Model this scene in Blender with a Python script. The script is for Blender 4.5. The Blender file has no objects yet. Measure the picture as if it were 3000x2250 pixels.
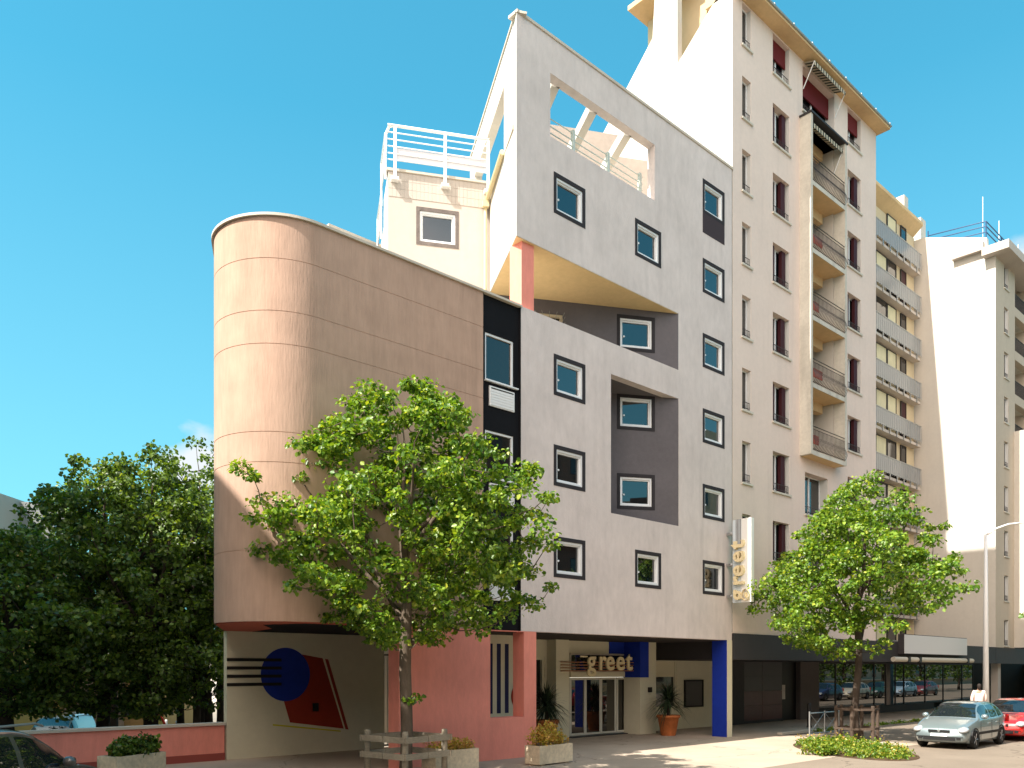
import bpy, math, random
import numpy as np
from mathutils import Vector, Matrix
from math import sin, cos, tan, radians, pi, sqrt, atan2
random.seed(7)
rng = np.random.default_rng(11)
S = bpy.context.scene
# ---------------------------------------------------------------- camera
CAM = (-16.35, -17.29, 2.5)
cd = bpy.data.cameras.new("camera"); co = bpy.data.objects.new("camera", cd)
S.collection.objects.link(co); S.camera = co
co.location = CAM; co.rotation_euler = (radians(90), 0, radians(-42.787))
cd.sensor_width = 36; cd.lens = 2450 / 3000 * 36; cd.shift_y = 837 / 3000
cd.clip_start = .1; cd.clip_end = 3000
# ---------------------------------------------------------------- light
SUN_EL, SUN_AZ = 50.0, 5.2           # sun stands over -X, a little behind the street front
w = bpy.data.worlds.new("World"); S.world = w; w.use_nodes = True
nt = w.node_tree; nt.nodes.clear()
N = nt.nodes.new; Lk = nt.links.new
sky = N('ShaderNodeTexSky'); sky.sky_type = 'NISHITA'; sky.sun_disc = False
sky.sun_elevation = radians(SUN_EL); sky.sun_rotation = radians(-90 + SUN_AZ)
sky.air_density = 1.1; sky.dust_density = .6; sky.ozone_density = 1.6
tint = N('ShaderNodeMix'); tint.data_type = 'RGBA'; tint.blend_type = 'MULTIPLY'; tint.inputs[0].default_value = 1
tint.inputs[7].default_value = (.76, 1.16, 1.02, 1)
Lk(sky.outputs[0], tint.inputs[6])
tc = N('ShaderNodeTexCoord')
def cloud(prev, d, r0, r1, sc, col=(3.7, 3.95, 4.1, 1), lo=.26, hi=.42):
    dp = N('ShaderNodeVectorMath'); dp.operation = 'DISTANCE'; Lk(tc.outputs['Generated'], dp.inputs[0])
    dp.inputs[1].default_value = d
    mr = N('ShaderNodeMapRange'); mr.inputs[1].default_value = r0; mr.inputs[2].default_value = r1
    mr.inputs[3].default_value = 1; mr.inputs[4].default_value = 0; Lk(dp.outputs[1], mr.inputs[0])
    mp = N('ShaderNodeMapping'); mp.inputs['Scale'].default_value = (1, 1, 1.8); Lk(tc.outputs['Generated'], mp.inputs[0])
    nz = N('ShaderNodeTexNoise'); nz.inputs['Scale'].default_value = sc; nz.inputs['Detail'].default_value = 7; Lk(mp.outputs[0], nz.inputs[0])
    ml = N('ShaderNodeMath'); ml.operation = 'MULTIPLY'; Lk(mr.outputs[0], ml.inputs[0]); Lk(nz.outputs[0], ml.inputs[1])
    rp = N('ShaderNodeMapRange'); rp.inputs[1].default_value = lo; rp.inputs[2].default_value = hi; Lk(ml.outputs[0], rp.inputs[0])
    mx = N('ShaderNodeMix'); mx.data_type = 'RGBA'; Lk(rp.outputs[0], mx.inputs[0]); Lk(prev, mx.inputs[6])
    mx.inputs[7].default_value = col
    return mx.outputs[2]
def direction(px, py):
    a = (px - 1500) / 2450; b = (1962 - py) / 2450; th = radians(42.787)
    v = (sin(th) + cos(th) * a, cos(th) - sin(th) * a, b); l = sqrt(sum(q * q for q in v)); return [q / l for q in v]
gm_ = N('ShaderNodeGamma'); gm_.inputs[1].default_value = .75; Lk(tint.outputs[2], gm_.inputs[0])
t2_ = N('ShaderNodeMix'); t2_.data_type = 'RGBA'; t2_.blend_type = 'MULTIPLY'; t2_.inputs[0].default_value = 1
t2_.inputs[7].default_value = (.43, 1.20, 1.37, 1); Lk(gm_.outputs[0], t2_.inputs[6])
sx_ = N('ShaderNodeSeparateXYZ'); Lk(tc.outputs['Generated'], sx_.inputs[0])
hz = N('ShaderNodeMapRange'); hz.inputs[1].default_value = 0; hz.inputs[2].default_value = .55; hz.inputs[3].default_value = .55; hz.inputs[4].default_value = 0; Lk(sx_.outputs[2], hz.inputs[0])
hm = N('ShaderNodeMix'); hm.data_type = 'RGBA'; Lk(hz.outputs[0], hm.inputs[0]); Lk(t2_.outputs[2], hm.inputs[6]); hm.inputs[7].default_value = (1.75, 3.05, 3.6, 1)
c1 = cloud(hm.outputs[2], direction(600, 1375), .0, .11, 13)
c2 = cloud(c1, direction(3020, 800), .0, .08, 14)
# unseen bright cloud bank, added behind the camera to fill the shaded fronts
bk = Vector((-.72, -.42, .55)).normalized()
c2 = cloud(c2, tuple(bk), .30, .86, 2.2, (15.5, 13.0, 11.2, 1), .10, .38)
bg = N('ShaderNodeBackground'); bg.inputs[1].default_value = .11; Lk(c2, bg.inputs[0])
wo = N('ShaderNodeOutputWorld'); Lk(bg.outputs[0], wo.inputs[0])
sd = bpy.data.lights.new("sun", 'SUN'); so = bpy.data.objects.new("sun", sd); S.collection.objects.link(so)
sd.energy = 4.8; sd.angle = radians(.55); sd.color = (1, .945, .85)
e, a = radians(SUN_EL), radians(SUN_AZ)
ldir = Vector((cos(e) * cos(a), -cos(e) * sin(a), -sin(e)))
so.rotation_euler = ldir.to_track_quat('-Z', 'Y').to_euler(); so.location = (-40, 5, 60)
vs = S.view_settings; vs.view_transform = 'Standard'; vs.look = 'None'; vs.gamma = 1; vs.use_curve_mapping = False
vs.exposure = 1.15
# ---------------------------------------------------------------- helpers
ORG = {}
def link(o): S.collection.objects.link(o); return o
def tag(o, label=None, cat=None, group=None, kind=None):
    if label: o['label'] = label
    if cat: o['category'] = cat
    if group: o['group'] = group
    if kind: o['kind'] = kind
    return o
def thing(name, label, cat, loc=(0, 0, 0), group=None):
    o = link(bpy.data.objects.new(name, None)); o.location = loc; o.empty_display_size = .3
    ORG[o.name] = tuple(loc); return tag(o, label, cat, group)
def copy_tree(o, parent=None):
    c = o.copy(); link(c); c.parent = parent
    ORG[c.name] = ORG.get(o.name, (0, 0, 0))
    for ch in [q for q in o.children]: copy_tree(ch, c)
    return c
def frame(o, ang):
    ca, sa = cos(radians(ang)), sin(radians(ang))
    return lambda p: (o[0] + p[0] * ca - p[1] * sa, o[1] + p[0] * sa + p[1] * ca, (o[2] if len(o) > 2 else 0) + p[2])
class MB:
    def __init__(s, T=None): s.v = []; s.f = []; s.T = T
    def add(s, vs, fs):
        b = len(s.v); s.v += [s.T(p) if s.T else tuple(p) for p in vs]; s.f += [tuple(b + i for i in f) for f in fs]; return s
    def box(s, x0, x1, y0, y1, z0, z1):
        return s.add([(x, y, z) for z in (z0, z1) for y in (y0, y1) for x in (x0, x1)],
                     [(0, 2, 3, 1), (4, 5, 7, 6), (0, 1, 5, 4), (2, 6, 7, 3), (0, 4, 6, 2), (1, 3, 7, 5)])
    def poly(s, pts): return s.add(pts, [tuple(range(len(pts)))])
    def prism(s, pts, z0, z1):
        n = len(pts)
        return s.add([(x, y, z0) for x, y in pts] + [(x, y, z1) for x, y in pts],
                     [tuple(range(n))[::-1], tuple(range(n, 2 * n))] + [(i, (i + 1) % n, n + (i + 1) % n, n + i) for i in range(n)])
    def vprism(s, pts, y0, y1):     # pts in (x,z), extruded along y
        n = len(pts)
        return s.add([(x, y0, z) for x, z in pts] + [(x, y1, z) for x, z in pts],
                     [tuple(range(n)), tuple(range(n, 2 * n))[::-1]] + [(i, n + i, n + (i + 1) % n, (i + 1) % n) for i in range(n)])
    def xprism(s, pts, x0, x1):     # pts in (y,z), extruded along x
        n = len(pts)
        return s.add([(x0, y, z) for y, z in pts] + [(x1, y, z) for y, z in pts],
                     [tuple(range(n)), tuple(range(n, 2 * n))[::-1]] + [(i, n + i, n + (i + 1) % n, (i + 1) % n) for i in range(n)])
    def tube(s, pts, r, n=8, caps=True):
        pts = [Vector(p) for p in pts]; rs = r if hasattr(r, '__len__') else [r] * len(pts)
        vs = []; x = None
        for i, p in enumerate(pts):
            d = (pts[min(i + 1, len(pts) - 1)] - pts[max(i - 1, 0)]).normalized()
            if x is None: x = d.cross(Vector((0, 0, 1)) if abs(d.z) < .9 else Vector((1, 0, 0)))
            x = x - d * x.dot(d); x.normalize(); y = x.cross(d)
            for k in range(n):
                t = 2 * pi * k / n; q = p + (x * cos(t) + y * sin(t)) * rs[i]; vs.append(tuple(q))
        fs = [(i * n + k, i * n + (k + 1) % n, (i + 1) * n + (k + 1) % n, (i + 1) * n + k) for i in range(len(pts) - 1) for k in range(n)]
        if caps: fs += [tuple(range(n))[::-1], tuple(range((len(pts) - 1) * n, len(pts) * n))]
        return s.add(vs, fs)
    def lathe(s, prof, c, n=24, axis='z'):
        vs = []
        for r, h in prof:
            for k in range(n):
                t = 2 * pi * k / n
                vs.append((c[0] + r * cos(t), c[1] + r * sin(t), c[2] + h) if axis == 'z' else (c[0] + r * cos(t), c[1] + h, c[2] + r * sin(t)))
        m = len(prof)
        fs = [(i * n + k, i * n + (k + 1) % n, (i + 1) * n + (k + 1) % n, (i + 1) * n + k) for i in range(m - 1) for k in range(n)]
        fs += [tuple(range(n))[::-1], tuple(range((m - 1) * n, m * n))]
        return s.add(vs, fs)
    def ring(s, x0, x1, z0, z1, w, y0, y1):
        s.box(x0, x0 + w, y0, y1, z0, z1); s.box(x1 - w, x1, y0, y1, z0, z1)
        s.box(x0 + w, x1 - w, y0, y1, z0, z0 + w); return s.box(x0 + w, x1 - w, y0, y1, z1 - w, z1)
    def wall(s, x0, x1, z0, z1, holes, y0, y1):
        xs = sorted({x0, x1} | {min(max(q, x0), x1) for h in holes for q in h[:2]})
        zs = sorted({z0, z1} | {min(max(q, z0), z1) for h in holes for q in h[2:]})
        nx, nz = len(xs) - 1, len(zs) - 1
        def sol(i, k):
            if i < 0 or k < 0 or i >= nx or k >= nz: return False
            xc, zc = (xs[i] + xs[i + 1]) / 2, (zs[k] + zs[k + 1]) / 2
            return not any(h[0] < xc < h[1] and h[2] < zc < h[3] for h in holes)
        for i in range(nx):
            for k in range(nz):
                if not sol(i, k): continue
                a, b, c, d = xs[i], xs[i + 1], zs[k], zs[k + 1]
                s.poly([(a, y0, c), (b, y0, c), (b, y0, d), (a, y0, d)]); s.poly([(a, y1, d), (b, y1, d), (b, y1, c), (a, y1, c)])
                if not sol(i - 1, k): s.poly([(a, y0, c), (a, y0, d), (a, y1, d), (a, y1, c)])
                if not sol(i + 1, k): s.poly([(b, y0, d), (b, y0, c), (b, y1, c), (b, y1, d)])
                if not sol(i, k - 1): s.poly([(b, y0, c), (a, y0, c), (a, y1, c), (b, y1, c)])
                if not sol(i, k + 1): s.poly([(a, y0, d), (b, y0, d), (b, y1, d), (a, y1, d)])
        return s
    def build(s, name, m, parent=None, smooth=False, label=None):
        org = ORG.get(parent.name, (0, 0, 0)) if parent else (0, 0, 0)
        me = bpy.data.meshes.new(name)
        me.from_pydata([(p[0] - org[0], p[1] - org[1], p[2] - org[2]) for p in s.v], [], s.f)
        me.materials.append(m)
        if smooth: me.polygons.foreach_set('use_smooth', [True] * len(me.polygons))
        me.update()
        o = link(bpy.data.objects.new(name, me)); o.parent = parent; ORG[o.name] = org
        if label: o['label'] = label
        return o
# ---------------------------------------------------------------- materials
MATS = {}
def mat(name, col, rough=.8, spec=.3, metal=0, nscale=0, namt=.12, bump=0, bscale=60, streak=1, ior=None, coat=0, stain=0):
    if name in MATS: return MATS[name]
    m = bpy.data.materials.new(name); m.use_nodes = True; t = m.node_tree; b = t.nodes['Principled BSDF']
    b.inputs['Base Color'].default_value = (*col, 1); b.inputs['Roughness'].default_value = rough
    b.inputs['Specular IOR Level'].default_value = spec; b.inputs['Metallic'].default_value = metal
    if ior: b.inputs['IOR'].default_value = ior
    if coat: b.inputs['Coat Weight'].default_value = coat; b.inputs['Coat Roughness'].default_value = .05
    if nscale or bump:
        tcn = t.nodes.new('ShaderNodeTexCoord'); mp = t.nodes.new('ShaderNodeMapping'); mp.inputs['Scale'].default_value = (1, 1, 1 / streak)
        t.links.new(tcn.outputs['Object'], mp.inputs[0])
    if nscale:
        nz = t.nodes.new('ShaderNodeTexNoise'); nz.inputs['Scale'].default_value = nscale; nz.inputs['Detail'].default_value = 8; nz.inputs['Roughness'].default_value = .65
        t.links.new(mp.outputs[0], nz.inputs[0])
        n2 = t.nodes.new('ShaderNodeTexNoise'); n2.inputs['Scale'].default_value = nscale * .13; n2.inputs['Detail'].default_value = 4
        t.links.new(tcn.outputs['Object'], n2.inputs[0])
        ad = t.nodes.new('ShaderNodeMath'); ad.operation = 'ADD'; t.links.new(nz.outputs[0], ad.inputs[0]); t.links.new(n2.outputs[0], ad.inputs[1])
        mr = t.nodes.new('ShaderNodeMapRange'); mr.inputs[1].default_value = .65; mr.inputs[2].default_value = 1.35
        mr.inputs[3].default_value = 1 - namt; mr.inputs[4].default_value = 1 + namt; t.links.new(ad.outputs[0], mr.inputs[0])
        mx = t.nodes.new('ShaderNodeVectorMath'); mx.operation = 'MULTIPLY'; mx.inputs[0].default_value = col
        t.links.new(mr.outputs[0], mx.inputs[1]); out = mx.outputs[0]
        if stain:
            mp3 = t.nodes.new('ShaderNodeMapping'); mp3.inputs['Scale'].default_value = (1, 1, .07); t.links.new(tcn.outputs['Object'], mp3.inputs[0])
            n3 = t.nodes.new('ShaderNodeTexNoise'); n3.inputs['Scale'].default_value = 2.6; n3.inputs['Detail'].default_value = 5; t.links.new(mp3.outputs[0], n3.inputs[0])
            r3 = t.nodes.new('ShaderNodeMapRange'); r3.inputs[1].default_value = .52; r3.inputs[2].default_value = .78; r3.inputs[3].default_value = 1; r3.inputs[4].default_value = 1 - stain
            t.links.new(n3.outputs[0], r3.inputs[0]); m3 = t.nodes.new('ShaderNodeVectorMath'); m3.operation = 'MULTIPLY'
            t.links.new(out, m3.inputs[0]); t.links.new(r3.outputs[0], m3.inputs[1]); out = m3.outputs[0]
        t.links.new(out, b.inputs['Base Color'])
    if bump:
        nb = t.nodes.new('ShaderNodeTexNoise'); nb.inputs['Scale'].default_value = bscale; nb.inputs['Detail'].default_value = 5; t.links.new(mp.outputs[0], nb.inputs[0])
        bp = t.nodes.new('ShaderNodeBump'); bp.inputs['Strength'].default_value = bump; bp.inputs['Distance'].default_value = .02
        t.links.new(nb.outputs[0], bp.inputs['Height']); t.links.new(bp.outputs[0], b.inputs['Normal'])
    MATS[name] = m; return m
M_grey = mat('plaster_grey', (.665, .59, .565), .9, .1, nscale=5, namt=.12, bump=.5, bscale=26, streak=2.2, stain=.10)
M_brown = mat('plaster_tan', (.50, .335, .255), .92, .1, nscale=10, namt=.13, bump=.35, bscale=24, streak=7, stain=.14)
M_cream = mat('plaster_cream', (.52, .46, .41), .9, .1, nscale=5, namt=.05, bump=.3, bscale=40, stain=.05)
M_white = mat('plaster_white', (.62, .58, .52), .9, .1, nscale=5, namt=.05, bump=.3, bscale=40, stain=.05)
M_dark = mat('plaster_charcoal', (.135, .125, .135), .9, .15, nscale=7, namt=.12, bump=.3, bscale=40)
M_ochre = mat('plaster_ochre', (.66, .50, .27), .9, .1, nscale=6, namt=.1, bump=.2, bscale=40)
M_black = mat('plaster_black', (.006, .006, .008), .85, .2, nscale=9, namt=.2, bump=.2)
M_pink = mat('plaster_pink', (.84, .30, .235), .9, .1, nscale=8, namt=.10, bump=.4, bscale=30, streak=3, stain=.1)
M_surr = mat('window_surround', (.035, .032, .036), .8, .2, nscale=20, namt=.2)
M_surrb = mat('weathered_surround', (.16, .135, .125), .9, .2, nscale=30, namt=.35)
M_wf = mat('window_white', (.80, .82, .84), .45, .4)
M_glass = mat('window_glass', (.004, .006, .009), .015, .5, ior=2.1)
M_glass2 = mat('window_glass_dim', (.012, .012, .012), .03, .5, ior=1.75)
M_metalw = mat('white_metal', (.82, .82, .82), .4, .5)
M_metald = mat('dark_iron', (.02, .018, .02), .5, .5)
M_metalg = mat('galvanised', (.35, .36, .36), .4, .5, metal=.6)
M_cap = mat('coping', (.58, .52, .44), .7, .3, nscale=10, namt=.1)
M_murcream = mat('mural_cream', (.66, .62, .47), .9, .1, nscale=5, namt=.06)
M_navy = mat('paint_blue', (.006, .03, .32), .7, .3, nscale=6, namt=.15)
M_dnavy = mat('paint_navy', (.01, .012, .07), .7, .3)
M_red = mat('paint_red', (.30, .035, .018), .8, .2, nscale=6, namt=.15)
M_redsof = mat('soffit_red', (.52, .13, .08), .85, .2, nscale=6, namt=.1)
M_blk = mat('paint_black', (.02, .018, .016), .8, .2)
M_yel = mat('paint_yellow', (.55, .50, .05), .8, .2)
M_apt = mat('plaster_apartment', (.76, .63, .56), .9, .1, nscale=5, namt=.06, bump=.25, bscale=40, stain=.07)
M_apt2 = mat('plaster_yellowish', (.66, .54, .36), .9, .1, nscale=4, namt=.06, stain=.06)
M_apt3 = mat('plaster_beige', (.54, .46, .37), .9, .1, nscale=4, namt=.06, bump=.2, stain=.06)
M_eave = mat('eave_ochre', (.66, .47, .26), .85, .2, nscale=5, namt=.12)
M_bal = mat('concrete_light', (.60, .57, .50), .85, .2, nscale=9, namt=.15, bump=.2, stain=.25)
M_maroon = mat('shutter_maroon', (.05, .008, .012), .6, .3)
M_mred = mat('blind_red', (.14, .010, .012), .7, .3)
M_curt = mat('curtain', (.74, .66, .44), .9, .1, nscale=12, namt=.12, streak=12)
M_fascia = mat('fascia_dark', (.040, .036, .038), .6, .3, nscale=3, namt=.15)
M_tile = mat('tile_dark', (.045, .036, .04), .35, .4, nscale=6, namt=.2)
M_tilew = mat('tile_wine', (.085, .03, .03), .35, .4, nscale=6, namt=.25)
M_shopg = mat('shop_glass', (.010, .010, .009), .01, .5, ior=2.0)
M_sign = mat('sign_panel', (.62, .62, .62), .5, .3)
M_ter = mat('terracotta', (.52, .16, .05), .75, .3, nscale=7, namt=.3, bump=.2)
M_conc = mat('planter_concrete', (.66, .55, .40), .9, .2, nscale=12, namt=.3, bump=.5, bscale=60)
M_soil = mat('soil', (.08, .05, .03), .95, .1, nscale=20, namt=.3)
M_wood = mat('weathered_wood', (.29, .25, .19), .85, .2, nscale=9, namt=.35, bump=.5, bscale=40, streak=.3)
M_bark = mat('bark', (.13, .10, .075), .95, .1, nscale=8, namt=.4, bump=1., bscale=22, streak=3)
M_barkd = mat('bark_dark', (.065, .05, .04), .95, .1, nscale=8, namt=.4, bump=1., bscale=22, streak=3)
M_gold = mat('sign_letter', (.80, .68, .42), .6, .3)
M_ruster = mat('sign_bar', (.30, .13, .06), .6, .3)
def ground_mat(name, c1, c2, sc=.35, fine=60, rough=.9, cracks=.5):
    m = bpy.data.materials.new(name); m.use_nodes = True; t = m.node_tree; b = t.nodes['Principled BSDF']; n = t.nodes.new; l = t.links.new
    tcn = n('ShaderNodeTexCoord'); a = n('ShaderNodeTexNoise'); a.inputs['Scale'].default_value = sc; a.inputs['Detail'].default_value = 9; a.inputs['Roughness'].default_value = .6
    l(tcn.outputs['Object'], a.inputs[0])
    r = n('ShaderNodeMapRange'); r.inputs[1].default_value = .3; r.inputs[2].default_value = .7; l(a.outputs[0], r.inputs[0])
    mx = n('ShaderNodeMix'); mx.data_type = 'RGBA'; mx.inputs[6].default_value = (*c1, 1); mx.inputs[7].default_value = (*c2, 1); l(r.outputs[0], mx.inputs[0])
    f = n('ShaderNodeTexNoise'); f.inputs['Scale'].default_value = fine; f.inputs['Detail'].default_value = 3; l(tcn.outputs['Object'], f.inputs[0])
    fr = n('ShaderNodeMapRange'); fr.inputs[1].default_value = .3; fr.inputs[2].default_value = .7; fr.inputs[3].default_value = .86; fr.inputs[4].default_value = 1.12; l(f.outputs[0], fr.inputs[0])
    ml = n('ShaderNodeVectorMath'); ml.operation = 'MULTIPLY'; l(mx.outputs[2], ml.inputs[0]); l(fr.outputs[0], ml.inputs[1])
    vo = n('ShaderNodeTexVoronoi'); vo.feature = 'DISTANCE_TO_EDGE'; vo.inputs['Scale'].default_value = .22
    wn = n('ShaderNodeTexNoise'); wn.inputs['Scale'].default_value = 1.2; wn.inputs['Detail'].default_value = 6; l(tcn.outputs['Object'], wn.inputs[0])
    wa = n('ShaderNodeVectorMath'); wa.operation = 'MULTIPLY_ADD'; l(wn.outputs['Color'], wa.inputs[0]); wa.inputs[1].default_value = (1.2,) * 3; l(tcn.outputs['Object'], wa.inputs[2])
    l(wa.outputs[0], vo.inputs[0])
    cr = n('ShaderNodeMapRange'); cr.inputs[1].default_value = .0; cr.inputs[2].default_value = .006; cr.inputs[3].default_value = 1 - cracks; cr.inputs[4].default_value = 1; l(vo.outputs[0], cr.inputs[0])
    m2 = n('ShaderNodeVectorMath'); m2.operation = 'MULTIPLY'; l(ml.outputs[0], m2.inputs[0]); l(cr.outputs[0], m2.inputs[1]); l(m2.outputs[0], b.inputs['Base Color'])
    b.inputs['Roughness'].default_value = rough; b.inputs['Specular IOR Level'].default_value = .2
    bp = n('ShaderNodeBump'); bp.inputs['Strength'].default_value = .35; bp.inputs['Distance'].default_value = .01; l(f.outputs[0], bp.inputs['Height']); l(bp.outputs[0], b.inputs['Normal'])
    return m
M_pave = ground_mat('pavement_mat', (.36, .285, .22), (.47, .38, .30))
M_road = ground_mat('asphalt_mat', (.19, .15, .115), (.25, .20, .155), fine=90)
M_grd = ground_mat('ground_mat', (.20, .17, .14), (.28, .24, .19))
def leaf_mat(name, c1, c2, trans=.35, tcol=None):
    m = bpy.data.materials.new(name); m.use_nodes = True; t = m.node_tree; b = t.nodes['Principled BSDF']; n = t.nodes.new; l = t.links.new
    g = n('ShaderNodeNewGeometry'); rp = n('ShaderNodeValToRGB'); l(g.outputs['Random Per Island'], rp.inputs[0])
    e_ = rp.color_ramp.elements; e_[0].color = (*[q * .6 for q in c1], 1); e_[1].position = .93; e_[1].color = (*c2, 1)
    q_ = rp.color_ramp.elements.new(.35); q_.color = (*c1, 1); q_ = rp.color_ramp.elements.new(.7); q_.color = (*[(a_ + b_) / 2 for a_, b_ in zip(c1, c2)], 1)
    q_ = rp.color_ramp.elements.new(1.0); q_.color = (c2[0] * 1.5, c2[1] * 1.15, c2[2] * 1.2, 1)
    l(rp.outputs[0], b.inputs['Base Color']); b.inputs['Roughness'].default_value = .42; b.inputs['Specular IOR Level'].default_value = .5
    tr = n('ShaderNodeBsdfTranslucent')
    tm = n('ShaderNodeVectorMath'); tm.operation = 'MULTIPLY'; l(rp.outputs[0], tm.inputs[0]); tm.inputs[1].default_value = tcol or (1.9, 1.7, .6)
    l(tm.outputs[0], tr.inputs[0])
    ms = n('ShaderNodeMixShader'); ms.inputs[0].default_value = trans; l(b.outputs[0], ms.inputs[1]); l(tr.outputs[0], ms.inputs[2])
    l(ms.outputs[0], t.nodes['Material Output'].inputs[0]); return m
M_leaf = leaf_mat('leaf_lime', (.085, .185, .014), (.27, .38, .04))
M_leafd = leaf_mat('leaf_deep', (.06, .11, .018), (.15, .235, .035), .38)
M_leafg = leaf_mat('leaf_grass', (.10, .20, .015), (.30, .33, .04))
M_leafy = leaf_mat('leaf_straw', (.55, .34, .08), (.34, .36, .05), .3)
M_leafs = leaf_mat('leaf_spiky', (.02, .035, .02), (.05, .08, .035), .1)
def paint(name, col, metal=.0, rough=.3): return mat(name, col, rough, .5, metal=metal, coat=1.0)
# ---------------------------------------------------------------- ground
def gh(x, y):
    a = min(max((y - 5.6) / 6.0, 0), 1) * min(max((-5.6 - x + (y - 5) * .55) / 3.0, 0), 1)
    return -1.05 * a * a * (3 - 2 * a)
m = MB()
gx = [-400, -120, -60] + [-40 + 1.25 * i for i in range(45)] + [20, 40, 80, 160, 500]
gy = [-400, -120, -40, -20, -8, 0, 4] + [5.4 + 1.0 * i for i in range(26)] + [40, 70, 120, 500]
vs_ = [(x, y, gh(x, y) - .012) for y in gy for x in gx]; nx = len(gx)
m.add(vs_, [(j * nx + i, j * nx + i + 1, (j + 1) * nx + i + 1, (j + 1) * nx + i) for j in range(len(gy) - 1) for i in range(nx - 1)])
tag(m.build('ground', M_grd, smooth=True), kind='structure')
tag(MB().poly([(-60, -6.0, .0), (12.9, -6.0, .0), (12.9, -.62, .0), (60, -.62, .0), (60, 5.4, .0), (-60, 5.4, 0.0)]).build('pavement', M_pave), kind='structure')
tag(MB().poly([(-120, -26, -.004), (140, -26, -.004), (140, -.62, -.004), (-120, -.62, -.004)]).build('road', M_road), kind='structure')
tag(MB().box(13.0, 60, -.80, -.62, -.02, .09).build('kerb', M_cap), kind='structure')
# ---------------------------------------------------------------- hotel
def YP(px, py, y):
    th = radians(42.787); a_ = (px - 1500) / 2450; b_ = (1962 - py) / 2450
    d = (sin(th) + cos(th) * a_, cos(th) - sin(th) * a_, b_); t = (y - CAM[1]) / d[1]
    return (CAM[0] + d[0] * t, CAM[2] + d[2] * t)
AZB = -29.3
BX = 7.48
hotel = thing('hotel_building', 'angular grey and tan building with rounded tan corner, cut-out prow and square windows', 'building', (2, 3, 0))
TB = frame((BX, 0, 0), AZB)
# prototype square window, local: x along wall, y into wall, z up, origin lower left
WW, WH = 1.38, 1.21
def make_win(name, surr, parent, W=WW, Hh=WH, band=.115, knob=True, wf=.06):
    s = MB().ring(0, W, 0, Hh, band, -.012, .06).build(name, surr, parent)
    fr = MB().ring(band, W - band, band, Hh - band, wf, .02, .15); fr.ring(band + wf, W - band - wf, band + wf, Hh - band - wf, .045, .07, .15)
    fr.build('frame', M_wf, s)
    g = band + wf + .04
    MB().box(g, W - g, .12, .14, g, Hh - g).build('pane', M_glass, s)
    if knob: MB().lathe([(.03, -.02), (.035, 0.0), (.02, .02)], (g + .07, .09, Hh * .42), 10, 'y').build('handle', M_wf, s)
    return s
wins = []
def place(proto, x, y, z, ang, used=[]):
    o = proto if proto.name not in used else copy_tree(proto, proto.parent); used.append(proto.name)
    org = ORG[hotel.name]; o.location = (x - org[0], y - org[1], z - org[2]); o.rotation_euler = (0, 0, radians(ang)); return o
ORG_BAK = ORG[hotel.name]; ORG[hotel.name] = (0, 0, 0)
pw = make_win('window', M_surr, hotel)
pwB = make_win('window', M_surrb, hotel, knob=False)
ORG[hotel.name] = ORG_BAK
Fw = [(1.33, z) for z in (16.01, 10.63, 7.95, 5.24)] + [(8.93, z) for z in (18.84, 16.0, 13.32, 10.63, 7.93, 5.21)] + [(5.12, z) for z in (16.03, 5.21)]
for x, z in Fw: place(pw, x, 0, z, 0)
ca, sa = cos(radians(AZB)), sin(radians(AZB))
Bw = [(-2.25, 13.35), (-2.25, 10.66), (-2.25, 7.96)]
for u, z in Bw: place(pw, BX + u * ca, u * sa, z, AZB)
place(pwB, BX - 9.06 * ca, -9.06 * sa, 16.12, AZB)
bb = .11
holes = [(x + bb, x + WW - bb, z + bb, z + WH - bb) for x, z in Fw]
holes += [(-5, 7.48, 12.85, 14.8), (1.19, 6.16, 18.2, 20.06), (3.92, 7.50, 7.46, 11.86)]
MB().wall(0, 10.81, 3.6, 21.12, holes, 0, .3).build('facade_wall', M_grey, hotel)
MB().box(8.93, 8.93 + WW, -.010, .0, 18.13, 18.84).build('spandrel_panel', mat('panel_brown', (.05, .035, .04), .8), hotel)
m = MB(); m.box(-.18, 10.85, -.04, .34, 21.12, 21.20); m.build('coping', M_cap, hotel)
# dark recess walls and soffits
m = MB(TB); m.wall(-6.62, 0, 12.6, 14.8, [(-2.25 + bb, -2.25 + WW - bb, 13.35 + bb, 13.35 + WH - bb), (-5.1, -4.15, 12.9, 14.35)], 0, .25)
m.wall(-4.2, 0, 7.3, 11.9, [(-2.25 + bb, -2.25 + WW - bb, z + bb, z + WH - bb) for z in (10.66, 7.96)], 0, .25)
m.T = None; m.prism([(3.90, .3), (6.95, .3), (3.90, 2.01)], 11.86, 11.98); m.prism([(3.90, .3), (6.95, .3), (3.90, 2.01)], 7.34, 7.46)
m.box(3.80, 3.92, .3, 2.1, 7.3, 11.9)
m.build('recess_wall', M_dark, hotel)
g = MB(TB); g.box(-5.1, -4.15, .16, .18, 12.9, 14.35); gw = g.build('window', M_glass2, hotel)
MB(TB).ring(-5.1, -4.15, 12.9, 14.35, .09, .06, .2).build('frame', mat('frame_cream', (.6, .5, .35), .7), gw)
g = MB(TB)
for k in range(15):
    t = pi / 2 * k / 7 + .02
    c = (-4.62, 13.3); g.tube([(c[0], -.06, c[1]), (max(-5.15, min(-4.1, c[0] + 1.2 * cos(t))), -.06, min(14.4, c[1] + 1.2 * abs(sin(t))))], .008, 5)
g.build('window_grille', M_metalg, gw)
MB().prism([(-.155, .012), (7.44, .012), (1.69, 3.24)], 14.78, 14.795).build('soffit', M_ochre, hotel)
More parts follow.
